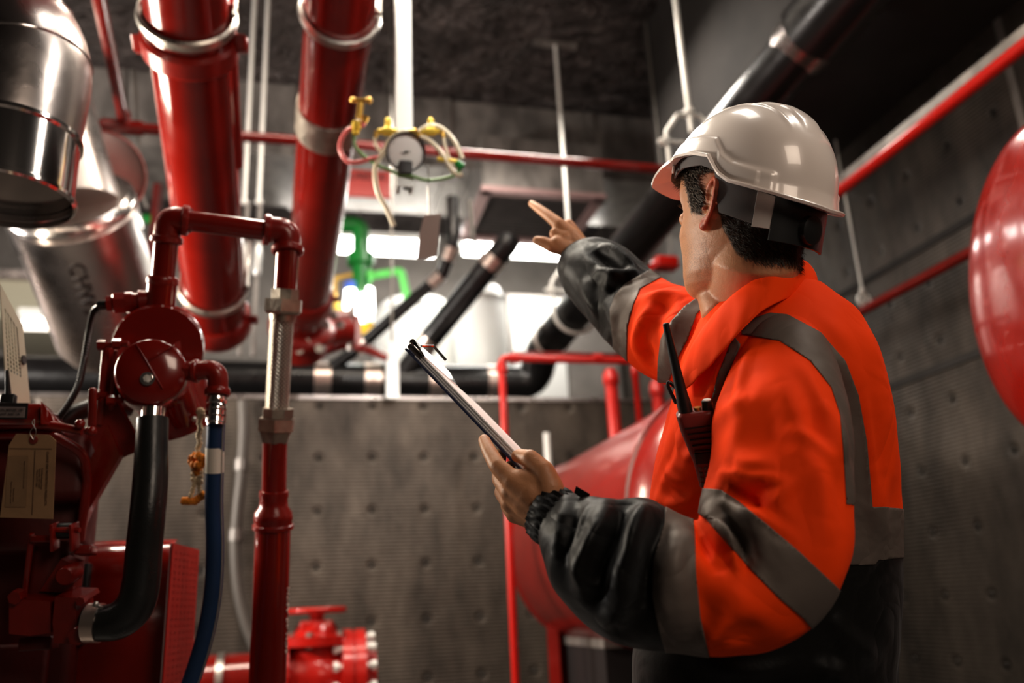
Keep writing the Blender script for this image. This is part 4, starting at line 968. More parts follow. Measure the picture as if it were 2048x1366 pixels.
# big black coolant hose
bk = thing('coolant_hose', 'fat black rubber coolant hose dropping from the pump and bending left', 'hose', C(260, 1250, 1.5))
dh = 1.5
hp = [(305, 838, 1.56), (303, 900, 1.54), (301, 960, 1.52), (295, 1030, 1.5), (288, 1100, 1.49), (283, 1160, 1.48), (270, 1210, 1.47), (238, 1240, 1.46), (200, 1247, 1.46), (186, 1247, 1.46)]
pp = smooth_path([tuple(C(*q)) + (r,) for q, r in zip(hp, (.028, .0285, .030, .030, .0305, .031, .0325, .032, .030, .030))], 8)
MB().tube(VP(pp), [float(q[3]) for q in pp], 36).build('tube', 'hose_black', bk)
MB().lathe(C(305, 840, 1.56), V(0, 0, 1), [(0, .021), (.022, .021)], 24).build('top_neck', 'chrome_bright', bk)
MB().band(C(189, 1246, 1.46), CX, .031, .022, .002).build('hose_clamp', 'band_metal', bk); MB().ball(C(192, 1208, 1.44), .005, 8).bar(C(186, 1210, 1.44), C(205, 1216, 1.44), .004, .004).build('clamp_screw', 'steel', bk)

# marigold garland
gl = thing('flower_garland', 'orange marigold garland hanging beside the blue hose', 'garland', C(385, 1008, 1.62))
gd = 1.62
def ruffle(mb, c, r, seed):
    rng = random.Random(seed); n0 = len(mb.v); mb.ball(c, r, 12)
    for i in range(n0, len(mb.v)): mb.v[i] = c + (mb.v[i] - c) * (1 + .28 * (rng.random() - .5))
s_ = MB()
for k in range(15):
    ruffle(s_, C(401 - .3 * k + 1.6 * math.sin(k * 1.3), 824 + k * 5.6, gd), .0052 + (.003 if k < 2 else 0), k)
s_.build('strand', 'thread_pale', gl)
fl = MB(); 
for k in range(9): ruffle(fl, C(395 + 11 * math.cos(k * .7), 921 + 9 * math.sin(k * .7), gd - .012 * math.sin(k)), .0085, 40 + k)
fl.build('flower_ring', 'marigold', gl)
tl = MB()
for k in range(6): ruffle(tl, C(388 + (k % 2) * 12, 938 + k * 5, gd), .0062, 60 + k)
for k in range(7): ruffle(tl, C(391 - 1.6 * k, 960 + 5.5 * k, gd), .0045, 70 + k); ruffle(tl, C(397 + .6 * k, 958 + 5.5 * k, gd), .0045, 80 + k)
tl.build('tassel', 'thread_pale', gl)
fb = MB()
for k in range(8): ruffle(fb, C(368 + 5.4 * k, 1002 - (k > 4) * (k - 4) * 4, gd), .0075, 90 + k)
ruffle(fb, C(396, 943, gd), .009, 99)
fb.build('blossom', 'marigold', gl)
# ================================================================ the worker
mat('orange_fabric', (1.0, .075, .004), .75, spec=.12, crease=.30, bump=.35, bscale=22, dist=.004, bdetail=5, stretch=(1, 1, .8))
mat('grey_tape', (.16, .13, .112), .55, spec=.25, crease=.3, bump=.4, bscale=24, dist=.003, metal=.15)
mat('black_fabric', (.0035, .003, .0027), .5, spec=.22, crease=.38, bump=.45, bscale=20, dist=.005, sheen=.1, bdetail=5)
mat('trouser_fabric', (.010, .009, .009), .8, spec=.15, bump=.3, bscale=30, dist=.004)
mat('boot_leather', (.02, .015, .012), .5, bump=.3, bscale=60)
mat('helmet_white', (.86, .78, .73), .26, coat=.5, bump=.05, bscale=6)
mat('harness_grey', (.16, .15, .15), .5)
mat('clear_plastic', (.60, .55, .52), .25)
mat('radio_red', (.26, .04, .032), .35, bump=.15, bscale=200)
mat('radio_black', (.012, .012, .012), .38)
mat('hair_dark', (.035, .022, .014), .55)
mat('hair_grey', (.22, .17, .13), .5)
mat('nail', (.62, .36, .26), .3)
HZ = V(CX.x, CX.y, 0).normalized(); KZ = V(0, 0, 1).cross(HZ)       # sideways and away, both level
if KZ.dot(-CB) < 0: KZ = -KZ

def proj(co):
    """numpy (n,3) world points -> picture coordinates"""
    q = co - np.array(EYE); d = -(q @ np.array(CB)); return 1024 + (q @ np.array(CX)) / d * F, 683 - (q @ np.array(CU)) / d * F, d
def sdf_poly(u, v, poly):
    """signed distance to a polygon (negative inside), vectorised"""
    P = np.array(poly, float); n = len(P); best = np.full(u.shape, 1e9); ins = np.zeros(u.shape, bool)
    for i in range(n):
        a, b_ = P[i], P[(i + 1) % n]; e = b_ - a; w = np.stack([u - a[0], v - a[1]], -1)
        t = np.clip((w @ e) / (e @ e), 0, 1); dd = w - t[..., None] * e; best = np.minimum(best, np.hypot(dd[..., 0], dd[..., 1]))
        c = ((a[1] > v) != (b_[1] > v)) & (u < (b_[0] - a[0]) * (v - a[1]) / (b_[1] - a[1] + 1e-12) + a[0]); ins ^= c
    return np.where(ins, -best, best)
def remesh(mb, vox, smooth=3, fac=.5):
    me = bpy.data.meshes.new('tmp'); me.from_pydata(mb.v, [], mb.f); me.update()
    bm = bmesh.new(); bm.from_mesh(me); bmesh.ops.recalc_face_normals(bm, faces=bm.faces); bm.to_mesh(me); bm.free()
    o = bpy.data.objects.new('tmp', me); COL.objects.link(o)
    m = o.modifiers.new('r', 'REMESH'); m.mode = 'VOXEL'; m.voxel_size = vox; m.adaptivity = 0
    if smooth: s = o.modifiers.new('s', 'SMOOTH'); s.factor = fac; s.iterations = smooth
    dg = bpy.context.evaluated_depsgraph_get(); r = bpy.data.meshes.new_from_object(o.evaluated_get(dg))
    bpy.data.objects.remove(o); bpy.data.meshes.remove(me)
    return r
def getco(me): a = np.empty(len(me.vertices) * 3); me.vertices.foreach_get('co', a); return a.reshape(-1, 3)
def getno(me): a = np.empty(len(me.vertices) * 3, dtype=np.float32); me.vertex_normals.foreach_get('vector', a); return a.reshape(-1, 3).astype(float)
def setco(me, co): me.vertices.foreach_set('co', co.ravel()); me.update()
def bvh(me): 
    me.calc_loop_triangles(); return BVHTree.FromPolygons([v.co.copy() for v in me.vertices], [tuple(t.vertices) for t in me.loop_triangles])
def cast(tree, u, v):
    r = ray(u, v); h = tree.ray_cast(EYE, r.normalized()); return h[0]
def folds(me, strokes):
    """raise (amp>0) or sink creases that run along lines laid over the cloth"""
    tree = bvh(me); co = getco(me); no = getno(me); disp = np.zeros(len(co))
    for pts, amp, w in strokes:
        P = [cast(tree, *p) for p in pts]; P = [np.array(p) for p in P if p is not None]
        if len(P) < 2: continue
        P = [np.array(q) for q in smooth_path(P, 4)] if len(P) > 2 else P
        best = np.full(len(co), 1e9); tt = np.zeros(len(co)); n = len(P) - 1
        for i in range(n):
            a, b_ = P[i], P[i + 1]; e = b_ - a; L2 = e @ e + 1e-12
            t = np.clip(((co - a) @ e) / L2, 0, 1); d = np.linalg.norm(co - a - t[:, None] * e, axis=1)
            m = d < best; best = np.where(m, d, best); tt = np.where(m, (i + t) / n, tt)
        fade = np.sin(np.clip(tt, 0.02, .98) * PI) ** .6
        disp += amp * fade * (np.exp(-(best / w) ** 2) - .35 * np.exp(-((best - 1.9 * w) / w) ** 2))
    co += no * disp[:, None]; setco(me, co)
def rough(me, amp, sc, stretch=(1, 1, 1), seed=0.):
    co = getco(me); no = getno(me)
    d = np.array([noise.noise(Vector((p[0] * sc * stretch[0] + seed, p[1] * sc * stretch[1], p[2] * sc * stretch[2]))) + .4 * noise.noise(Vector((p[0] * sc * 2.3 + seed, p[1] * sc * 2.3, p[2] * sc * 2.3))) for p in co])
    co += no * (d * amp)[:, None]; setco(me, co)
def to_tris(me):
    me.calc_loop_triangles(); t = np.empty(len(me.loop_triangles) * 3, dtype=np.int32); me.loop_triangles.foreach_get('vertices', t); return getco(me), t.reshape(-1, 3)
def clip(co, tr, s):
    """split a triangle mesh along s = 0: returns (inside s<0, outside) as (co, tris)"""
    co = [tuple(p) for p in co]; s = list(s); cache = {}; A, B = [], []
    neg = np.array(s) < 0; k = neg[tr].sum(1)
    A += [tuple(t) for t in tr[k == 3]]; B += [tuple(t) for t in tr[k == 0]]
    def cut(i, j):
        key = (min(i, j), max(i, j))
        if key not in cache:
            t = s[i] / (s[i] - s[j]); cache[key] = len(co); co.append(tuple(co[i][q] + (co[j][q] - co[i][q]) * t for q in range(3)))
        return cache[key]
    for t in tr[(k == 1) | (k == 2)]:
        a, b_, c = (int(x) for x in t)
        one = (k_ := neg[a] + neg[b_] + 0 + neg[c]) == 1
        for _ in range(3):
            if (neg[a] != neg[b_]) and (neg[a] != neg[c]): break
            a, b_, c = b_, c, a
        p, q = cut(a, b_), cut(a, c)
        T1 = [(a, p, q)]; T2 = [(p, b_, c), (p, c, q)]
        if neg[a]: A += T1; B += T2
        else: B += T1; A += T2
    def pack(T):
        T = np.array(T, dtype=np.int64).reshape(-1, 3); C_ = np.array(co)
        if len(T) == 0: return np.zeros((0, 3)), T
        u, inv = np.unique(T, return_inverse=True); return C_[u], inv.reshape(-1, 3)
    return pack(A), pack(B)
def mesh_obj(co, tr, name, m, parent, thick=0.):
    off = WORLD[parent.name]
    me = bpy.data.meshes.new(name); me.from_pydata([tuple(p) for p in (co - np.array(off))], [], [tuple(int(i) for i in t) for t in tr]); me.update()
    me.polygons.foreach_set('use_smooth', [True] * len(me.polygons)); me.materials.append(MATS[m])
    o = bpy.data.objects.new(name, me); COL.objects.link(o); o.parent = parent; WORLD[o.name] = off
    if thick: s = o.modifiers.new('thickness', 'SOLIDIFY'); s.thickness = thick; s.offset = 1
    return o
def tube_mb(rows, n=64, k=6, caps=True, mb=None, sq=1.0):
    """rows of (u, v, depth, radius in picture pixels)"""
    pts = smooth_path([tuple(C(r[0], r[1], r[2])) + (r[3] * r[2] / F,) for r in rows], k)
    return (mb or MB()).tube(VP(pts), [float(p[3]) for p in pts], n, cap=caps, sq=sq)

hip = C(1535, 1400, 1.27); foot = V(hip.x, hip.y, 0)
man = thing('person', 'worker in orange and black hi-vis jacket, back turned, pointing up and holding a clipboard', 'person', foot)

# ---- jacket body
def torso():
    rows = [(1620, 1262, 1800, 1.27, .175), (1500, 1258, 1792, 1.27, .175), (1366, 1262, 1772, 1.27, .170), (1280, 1268, 1774, 1.27, .170), (1200, 1298, 1778, 1.27, .165), (1100, 1300, 1779, 1.27, .165),
            (1000, 1298, 1779, 1.27, .170), (900, 1318, 1768, 1.27, .180), (829, 1338, 1752, 1.27, .190), (749, 1356, 1733, 1.27, .182), (700, 1366, 1716, 1.27, .160), (660, 1385, 1700, 1.265, .130), (625, 1400, 1672, 1.26, .095), (590, 1425, 1640, 1.26, .070)]
    P = []
    for v, a, b_, d, dep in rows:
        c = C((a + b_) / 2, v, d); P.append((c.x, c.y, c.z, (b_ - a) / 2 * d / F, dep))
    P = smooth_path(P, 5); mb = MB(); rings = []
    for x, y, z, w, dep in P:
        r = []
        for k in range(96):
            a = 2 * PI * k / 96; ca, sa = math.cos(a), math.sin(a); e = 2 / 2.35
            r.append(V(x, y, z) + HZ * (w * math.copysign(abs(ca) ** e, ca)) + KZ * (dep * math.copysign(abs(sa) ** e, sa)))
        rings.append(r)
    return mb.loft(rings)
tm = remesh(torso(), .0045, 4)
rough(tm, .006, 7.0, (1, 1, .5), 3.)
folds(tm, [
    ([(1420, 830), (1390, 900), (1340, 1000)], .007, .014), ([(1400, 980), (1360, 1010), (1310, 1000)], .006, .010), ([(1365, 860), (1350, 930), (1318, 985)], .006, .012),
    ([(1640, 620), (1690, 720), (1720, 850)], .004, .02), ([(1765, 950), (1758, 1020), (1762, 1085)], .006, .016), ([(1660, 1230), (1700, 1280), (1760, 1330)], .007, .014),
    ([(1400, 1330), (1500, 1345), (1600, 1330)], .006, .012), ([(1350, 850), (1365, 900), (1400, 940)], .004, .007), ([(1330, 930), (1350, 960), (1385, 975)], .004, .006), ([(1600, 640), (1640, 690), (1700, 770)], .003, .01), ([(1730, 800), (1742, 900), (1748, 1000)], .004, .008), ([(1620, 1330), (1700, 1350)], .006, .012), ([(1450, 720), (1420, 800), (1400, 850)], .005, .010), ([(1460, 740), (1440, 800), (1430, 850)], -.006, .010),
])
co, tr = to_tris(tm); u, v, d = proj(co); no = getno(tm); tonear = ((np.array(EYE) - co) * no).sum(1) > 0
zrel = co[:, 2] - EYE.z
side = ((co - np.array(hip)) @ np.array(HZ))
zb0, zb1 = .030 + .05 * np.clip(side, -.1, .2), .100 + .02 * np.clip(side, -.2, .2)
belt = np.maximum(zb0 - zrel, zrel - zb1)                                # metres
STRAP_BACK = [(1480, 668), (1500, 640), (1540, 626), (1575, 630), (1640, 665), (1690, 722), (1716, 790), (1733, 880), (1744, 1000), (1752, 1130), (1690, 1130), (1692, 1000), (1686, 900), (1680, 830), (1662, 775), (1620, 722), (1560, 682)]
STRAP_FRONT = [(1468, 672), (1482, 690), (1450, 760), (1428, 830), (1415, 830), (1436, 750)]
STRAP_FAR = [(1402, 590), (1420, 600), (1393, 629), (1376, 679), (1353, 722), (1338, 765), (1315, 765), (1317, 720), (1322, 679), (1333, 654), (1346, 639), (1368, 614)]
s_back = sdf_poly(u, v, STRAP_BACK) * d / F; s_front = sdf_poly(u, v, STRAP_FRONT) * d / F; s_far = sdf_poly(u, v, STRAP_FAR) * d / F
big = np.where(tonear, 0., .05)
tape = np.minimum(belt, np.minimum(np.minimum(s_back, s_front), s_far) + big)
(tape_g, rest) = clip(co, tr, tape)
zr = rest[0][:, 2] - EYE.z; sd2 = ((rest[0] - np.array(hip)) @ np.array(HZ))
(blk, org) = clip(rest[0], rest[1], zr - (.06 + .02 * np.clip(sd2, -.1, .2)))
jb = mesh_obj(org[0], org[1], 'jacket_body', 'orange_fabric', man)
mesh_obj(blk[0], blk[1], 'black_hem', 'black_fabric', jb)
mesh_obj(tape_g[0], tape_g[1], 'reflective_tape', 'grey_tape', jb, .0012)

# ---- near (left) sleeve
rowsL = [(1600, 668, 1.19, 50), (1575, 705, 1.14, 84), (1566, 770, 1.10, 106), (1560, 850, 1.065, 131), (1560, 950, 1.03, 140), (1549, 1040, 1.01, 149), (1540, 1105, .995, 146), (1505, 1160, .985, 140), (1440, 1175, .98, 132),
         (1375, 1170, .985, 131), (1310, 1158, .99, 138), (1245, 1135, 1.0, 140), (1190, 1105, 1.01, 120), (1150, 1070, 1.025, 88), (1122, 1045, 1.04, 62), (1106, 1034, 1.05, 52)]
sm = remesh(tube_mb(rowsL, 72), .0032, 3)
rough(sm, .006, 9.0, (1, 1, .7), 9.)
folds(sm, [
    ([(1385, 935), (1450, 985), (1530, 1000)], -.016, .013), ([(1400, 900), (1470, 935), (1560, 930)], .010, .018), ([(1380, 960), (1440, 975), (1500, 1030), (1540, 1080)], .007, .011),
    ([(1410, 1010), (1440, 1060), (1460, 1110)], .012, .012), ([(1400, 1060), (1425, 1110), (1440, 1150)], -.010, .010), ([(1445, 1040), (1480, 1090), (1490, 1140)], -.009, .010), ([(1420, 1030), (1450, 1080), (1478, 1105)], .008, .008),
    ([(1690, 850), (1650, 930), (1640, 1040)], .006, .02), ([(1560, 760), (1600, 850), (1640, 1000), (1650, 1100)], .006, .016), ([(1500, 780), (1470, 880), (1480, 960)], .006, .018),
    ([(1330, 1040), (1300, 1130), (1290, 1230)], -.012, .012), ([(1320, 1020), (1280, 1040), (1240, 1140), (1230, 1220)], .014, .014), ([(1250, 1010), (1225, 1080), (1190, 1180)], -.013, .012),
    ([(1215, 1000), (1190, 1060), (1165, 1140), (1165, 1200)], .010, .012), ([(1160, 990), (1140, 1060), (1120, 1130)], -.007, .009), ([(1270, 1170), (1230, 1230), (1200, 1250)], .008, .012),
    ([(1350, 1060), (1345, 1150), (1370, 1260)], .005, .014), ([(1490, 1180), (1440, 1260), (1430, 1290)], .006, .016), ([(1600, 880), (1560, 980), (1500, 1030)], .005, .018),
    ([(1540, 1240), (1480, 1200), (1440, 1140)], .005, .016),
    ([(1398, 905), (1440, 945), (1500, 962), (1560, 958)], .006, .006), ([(1410, 960), (1470, 1000), (1535, 1012)], -.006, .006), ([(1430, 1000), (1500, 1020), (1590, 1075)], .004, .006), ([(1402, 1040), (1428, 1080), (1432, 1130)], .006, .006),
    ([(1436, 1030), (1468, 1110), (1478, 1150)], .006, .006), ([(1500, 700), (1480, 760), (1478, 840)], .004, .008), ([(1590, 720), (1640, 800), (1660, 900)], .004, .009), ([(1520, 1010), (1560, 990), (1620, 940)], .003, .007),
    ([(1290, 1025), (1265, 1060), (1262, 1120)], .006, .006), ([(1225, 1010), (1210, 1050), (1180, 1110)], .006, .006), ([(1180, 1010), (1155, 1060), (1135, 1110)], .005, .006), ([(1140, 1100), (1160, 1150), (1200, 1190)], .004, .008),
    ([(1330, 1090), (1318, 1160), (1330, 1240)], .003, .006), ([(1450, 1230), (1420, 1270), (1400, 1295)], .004, .007), ([(1560, 860), (1620, 880), (1670, 930)], .003, .008), ([(1420, 860), (1440, 830), (1500, 800)], .004, .012), ([(1640, 800), (1670, 850), (1685, 930)], .006, .014)])
co, tr = to_tris(sm); u, v, d = proj(co)
BAND_HI = [(1380, 975), (1443, 980), (1475, 1003), (1530, 1045), (1600, 1105), (1664, 1165), (1740, 1240), (1660, 1300), (1606, 1237), (1560, 1198), (1500, 1138), (1440, 1070), (1410, 1035), (1385, 1018)]
BAND_LO = [(1334, 980), (1384, 960), (1387, 1050), (1392, 1150), (1401, 1235), (1425, 1340), (1342, 1340), (1318, 1260), (1306, 1190), (1308, 1120), (1328, 1045)]
co_n = ((np.array(EYE) - co) * getno(sm)).sum(1) > 0
t1 = np.minimum(np.minimum(sdf_poly(u, v, BAND_HI), sdf_poly(u, v, BAND_LO)), sdf_poly(u, v, STRAP_BACK) + np.where(co_n & (v < 1010), 0, 60)) * d / F
(tp, rest) = clip(co, tr, t1)
uu, vv, dd = proj(rest[0])
BLK = [(700, 800), (1336, 800), (1331, 1045), (1311, 1120), (1309, 1190), (1321, 1260), (1345, 1340), (1345, 1500), (700, 1500)]
(bk_, og) = clip(rest[0], rest[1], sdf_poly(uu, vv, BLK) * dd / F)
sl = mesh_obj(og[0], og[1], 'sleeve', 'orange_fabric', man)
mesh_obj(bk_[0], bk_[1], 'black_cuff', 'black_fabric', sl)
mesh_obj(tp[0], tp[1], 'reflective_tape', 'grey_tape', sl, .0012)
# gathered elastic at the wrist
g = MB(); a, b_ = C(1122, 1043, 1.04), C(1102, 1030, 1.05); ax = (b_ - a).normalized(); rings = []
e1 = ax.orthogonal().normalized(); e2 = ax.cross(e1)
for i in range(13):
    t_ = i / 12; rings.append([a + ax * (t_ * .040 - .012) + (e1 * math.cos(2 * PI * k / 120) + e2 * math.sin(2 * PI * k / 120)) * (.0345 + .003 * math.sin(t_ * PI) + 0.0012 * math.sin(k * 2 * PI / 120 * 27 + .6 * math.sin(t_ * 9)) + .0006 * math.sin(k * .9 + t_ * 11)) for k in range(120)])
g.loft(rings, cap=False).build('elastic_wrist', 'black_fabric', sl)
MB().slab([C(1152, 972, 1.02), C(1180, 988, 1.02), C(1172, 1003, 1.02), C(1148, 985, 1.02)], CB, .002).build('cuff_flap', 'black_fabric', sl)

# ---- far (right) sleeve
rowsR = [(1150, 521, 1.665, 40), (1160, 528, 1.655, 54), (1178, 540, 1.64, 66), (1207, 562, 1.61, 76), (1245, 600, 1.56, 82), (1290, 636, 1.50, 88), (1340, 668, 1.43, 98), (1400, 690, 1.36, 98), (1465, 705, 1.3, 80)]
sm = remesh(tube_mb(rowsR, 64), .0045, 3)
rough(sm, .007, 8.0, (1, 1, 1), 21.)
folds(sm, [([(1200, 490), (1240, 510), (1275, 545)], .012, .013), ([(1185, 500), (1215, 520), (1250, 540)], -.012, .011), ([(1225, 545), (1260, 545), (1290, 560)], .010, .011), ([(1180, 560), (1210, 545), (1250, 565)], .008, .012),
           ([(1215, 590), (1230, 570), (1270, 560)], -.009, .011), ([(1160, 560), (1180, 600), (1200, 630)], .008, .014), ([(1310, 600), (1280, 660), (1275, 710)], .008, .014), ([(1340, 600), (1310, 680), (1310, 730)], -.009, .014),
           ([(1280, 600), (1330, 590), (1370, 600)], .008, .014), ([(1300, 640), (1290, 690), (1310, 740)], -.008, .012), ([(1205, 600), (1225, 640), (1228, 670)], .006, .012)])
co, tr = to_tris(sm); u, v, d = proj(co)
BAND_R = [(1301, 500), (1301, 539), (1251, 567), (1230, 592), (1220, 619), (1222, 649), (1226, 676), (1228, 740), (1255, 740), (1254, 701), (1255, 654), (1266, 611), (1281, 577), (1323, 554), (1350, 520)]
sfar = sdf_poly(u, v, STRAP_FAR) + np.where(d < 1.44, 0, 60)
(tp, rest) = clip(co, tr, np.minimum(sdf_poly(u, v, BAND_R), sfar) * d / F)
uu, vv, dd = proj(rest[0])
(bk_, og) = clip(rest[0], rest[1], sdf_poly(uu, vv, [(1000, 300), (1302, 300), (1302, 539), (1252, 567), (1231, 592), (1221, 619), (1223, 649), (1227, 676), (1228, 800), (1000, 800)]) * dd / F)
sl = mesh_obj(og[0], og[1], 'sleeve', 'orange_fabric', man)
mesh_obj(bk_[0], bk_[1], 'black_cuff', 'black_fabric', sl)
mesh_obj(tp[0], tp[1], 'reflective_tape', 'grey_tape', sl, .0012)

# ---- collar
U_ = [(1372, 738, 1.215), (1384, 695, 1.19), (1413, 648, 1.165), (1455, 600, 1.15), (1505, 563, 1.155), (1560, 535, 1.18), (1603, 520, 1.24), (1606, 540, 1.33), (1560, 565, 1.39), (1480, 605, 1.40), (1420, 665, 1.36), (1382, 720, 1.28)]
L_ = [(1362, 792, 1.185), (1390, 768, 1.145), (1430, 727, 1.11), (1470, 680, 1.09), (1520, 630, 1.095), (1568, 603, 1.14), (1624, 580, 1.235), (1632, 592, 1.36), (1570, 620, 1.44), (1470, 660, 1.46), (1400, 720, 1.42), (1366, 775, 1.28)]
def closed(P, k=10):
    P = [np.array(C(*p)) for p in P]; n = len(P); out = []
    for i in range(n):
        p0, p1, p2, p3 = P[i - 1], P[i], P[(i + 1) % n], P[(i + 2) % n]
        if i == n - 1: continue                                           # open at the front zip
        for j in range(k):
            t = j / k; out.append(.5 * (2 * p1 + (p2 - p0) * t + (2 * p0 - 5 * p1 + 4 * p2 - p3) * t * t + (3 * p1 - p0 - 3 * p2 + p3) * t ** 3))
    return out + [P[-1]]
Uc, Lc = closed(U_), closed(L_); cen = sum(Uc) / len(Uc); rings = []
for i in range(len(Uc)):
    a, b_ = Uc[i], Lc[i]; o_ = (a + b_) / 2 - cen; o_[2] = 0; o_ /= np.linalg.norm(o_) + 1e-9; row = []
    for j in range(4): row.append(a - o_ * (.006 - .002 * j) + np.array((0, 0, -.03 + .01 * j)))    # inner stand
    for j in range(13):
        t = j / 12; w = .006 * math.sin(t * PI) + .0012 * math.sin(i * .7 + t * 5) * t
        row.append(a + (b_ - a) * t + o_ * w + (o_ * .002 + np.array((0, 0, .002))) * math.sin(min(1, t * 6) * PI / 2))
    rings.append([Vector(q) for q in row])
cm = MB().loft(rings, cap=False, closed=False); clo = cm.build('collar', 'orange_fabric', man, angle=180)
s = clo.modifiers.new('thickness', 'SOLIDIFY'); s.thickness = .003; s.offset = 0
s = clo.modifiers.new('sub', 'SUBSURF'); s.levels = s.render_levels = 1
zp = MB().tube(smooth_path([tuple(C(1352, 806, 1.16)), tuple(C(1336, 772, 1.15)), tuple(C(1342, 766, 1.15)), tuple(C(1362, 790, 1.15)), tuple(C(1358, 806, 1.16))]) and VP(smooth_path([tuple(C(1352, 806, 1.16)), tuple(C(1336, 772, 1.15)), tuple(C(1342, 766, 1.15)), tuple(C(1362, 790, 1.15)), tuple(C(1358, 806, 1.16))])), .0026, 10)
zp.build('zip_pull', 'radio_black', man)

# ---- trousers and boots
tr_ = MB(); fwd = -HZ
for s_ in (-1, 1):
    h = V(foot.x, foot.y, .98) + KZ * .085 * s_; kn = h + V(0, 0, -.47) - HZ * .02; an = V(foot.x, foot.y, .09) + KZ * .11 * s_
    tr_.tube(VP(smooth_path([tuple(h) + (.11,), tuple(h.lerp(kn, .5)), tuple(kn), tuple(kn.lerp(an, .5)), tuple(an)] if False else [tuple(h), tuple(h.lerp(kn, .5)), tuple(kn), tuple(kn.lerp(an, .5)), tuple(an)], 6)), list(np.linspace(.115, .075, 25)), 40)
tr_.tube([V(foot.x, foot.y, .84), V(foot.x, foot.y, 1.05)], [.15, .155], 48)
tmn = remesh(tr_, .009, 4); rough(tmn, .008, 6., (1, 1, .6), 40.)
co, t3 = to_tris(tmn); mesh_obj(co, t3, 'trousers', 'trouser_fabric', man)
for s_ in (-1, 1):
    p = V(foot.x, foot.y, 0) + KZ * .11 * s_; b0 = MB()
    b0.tube([p + V(0, 0, .02) + HZ * .05, p + V(0, 0, .13) + HZ * .02, p + V(0, 0, .2)], [.05, .052, .055], 28)
    b0.tube(VP(smooth_path([tuple(p + V(0, 0, .045) + HZ * .07), tuple(p + V(0, 0, .055) - HZ * .03), tuple(p + V(0, 0, .045) - HZ * .16), tuple(p + V(0, 0, .04) - HZ * .2)], 5)), list(np.linspace(.045, .034, 16)), 28)
    bt = remesh(b0, .006, 4); co, t3 = to_tris(bt); co[:, 2] = np.maximum(co[:, 2], .012); bo = mesh_obj(co, t3, 'boot', 'boot_leather', man)
    MB().box(p + V(0, 0, .010) - HZ * .065, HZ * .15, KZ * .05, V(0, 0, .010), .009).build('sole', 'rubber_black', bo)

# ---- head frame
hz_az = math.radians(-20); pitch = math.radians(13); roll = math.radians(0)
hf = V(math.sin(hz_az) * math.cos(pitch), math.cos(hz_az) * math.cos(pitch), math.sin(pitch)); hl = V(0, 0, 1).cross(hf).normalized(); hu = hf.cross(hl)
HC = C(1482, 432, 1.235)
HM = Matrix((hf, hl, hu)).transposed()
def H(x, y, z): return HC + HM @ V(x, y, z)
def interp(tab, z):
    if z <= tab[0][0]: return tab[0][1:]
    for a, b_ in zip(tab, tab[1:]):
        if z <= b_[0]:
            t = (z - a[0]) / (b_[0] - a[0]); t = t * t * (3 - 2 * t) * .5 + t * .5
            return [p + (q - p) * t for p, q in zip(a[1:], b_[1:])]
    return tab[-1][1:]
# z : front x, back x, half width
HT = [(-.118, .072, .030, .022), (-.112, .082, .005, .036), (-.10, .087, -.025, .048), (-.085, .089, -.05, .056), (-.065, .090, -.075, .062), (-.045, .092, -.086, .067), (-.02, .092, -.093, .0705), (.0, .088, -.099, .074), (.02, .090, -.102, .0765), (.04, .096, -.102, .0775),
      (.06, .095, -.100, .0765), (.08, .085, -.092, .070), (.10, .062, -.074, .055), (.112, .035, -.05, .036), (.118, .01, -.02, .012)]
def head_mb(mb):
    rings = []
    for z in np.linspace(-.118, .118, 60):
        xf, xb, w = interp(HT, z); c = (xf + xb) / 2; a = (xf - xb) / 2; r = []
        for k in range(80):
            th = 2 * PI * k / 80; ca, sa = math.cos(th), math.sin(th); e = 2 / (2.15 if z < -.03 else 2.25)
            x = c + a * math.copysign(abs(ca) ** e, ca); y = w * math.copysign(abs(sa) ** e, sa)
            # features pressed into the face side
            if ca > 0:
                x -= .010 * math.exp(-((z - .004) / .013) ** 2 - ((abs(y) - .032) / .016) ** 2)     # eye sockets
                x += .004 * math.exp(-((z - .026) / .009) ** 2 - ((abs(y) - .028) / .022) ** 2)     # brow
                x += .004 * math.exp(-((z + .03) / .018) ** 2 - ((abs(y) - .040) / .016) ** 2)      # cheek
                x -= .003 * math.exp(-((z + .075) / .006) ** 2 - (y / .022) ** 2)                   # under the lip
                x += .005 * math.exp(-((z + .100) / .012) ** 2 - (y / .018) ** 2)                   # chin
                x -= .004 * math.exp(-((z + .05) / .02) ** 2 - ((abs(y) - .056) / .012) ** 2)
            r.append(H(x, y, z))
        rings.append(r)
    mb.loft(rings)
    # nose, lips, neck
    mb.tube([H(.088, 0, .018), H(.098, 0, -.002), H(.110, 0, -.022), H(.108, 0, -.032)], [.006, .008, .0105, .008], 16)
    for s_ in (-1, 1): mb.ball(H(.096, s_ * .011, -.031), .0075, 12); mb.ball(H(.078, s_ * .031, .002), .0125, 14)
    mb.tube([H(.078, -.026, -.056), H(.092, -.012, -.0545), H(.0955, 0, -.0555), H(.092, .012, -.0545), H(.078, .026, -.056)], [.002, .004, .0045, .004, .002], 12)
    mb.tube([H(.078, -.024, -.060), H(.091, -.010, -.0635), H(.094, 0, -.0645), H(.091, .010, -.0635), H(.078, .024, -.060)], [.002, .0045, .005, .0045, .002], 12)
    return mb
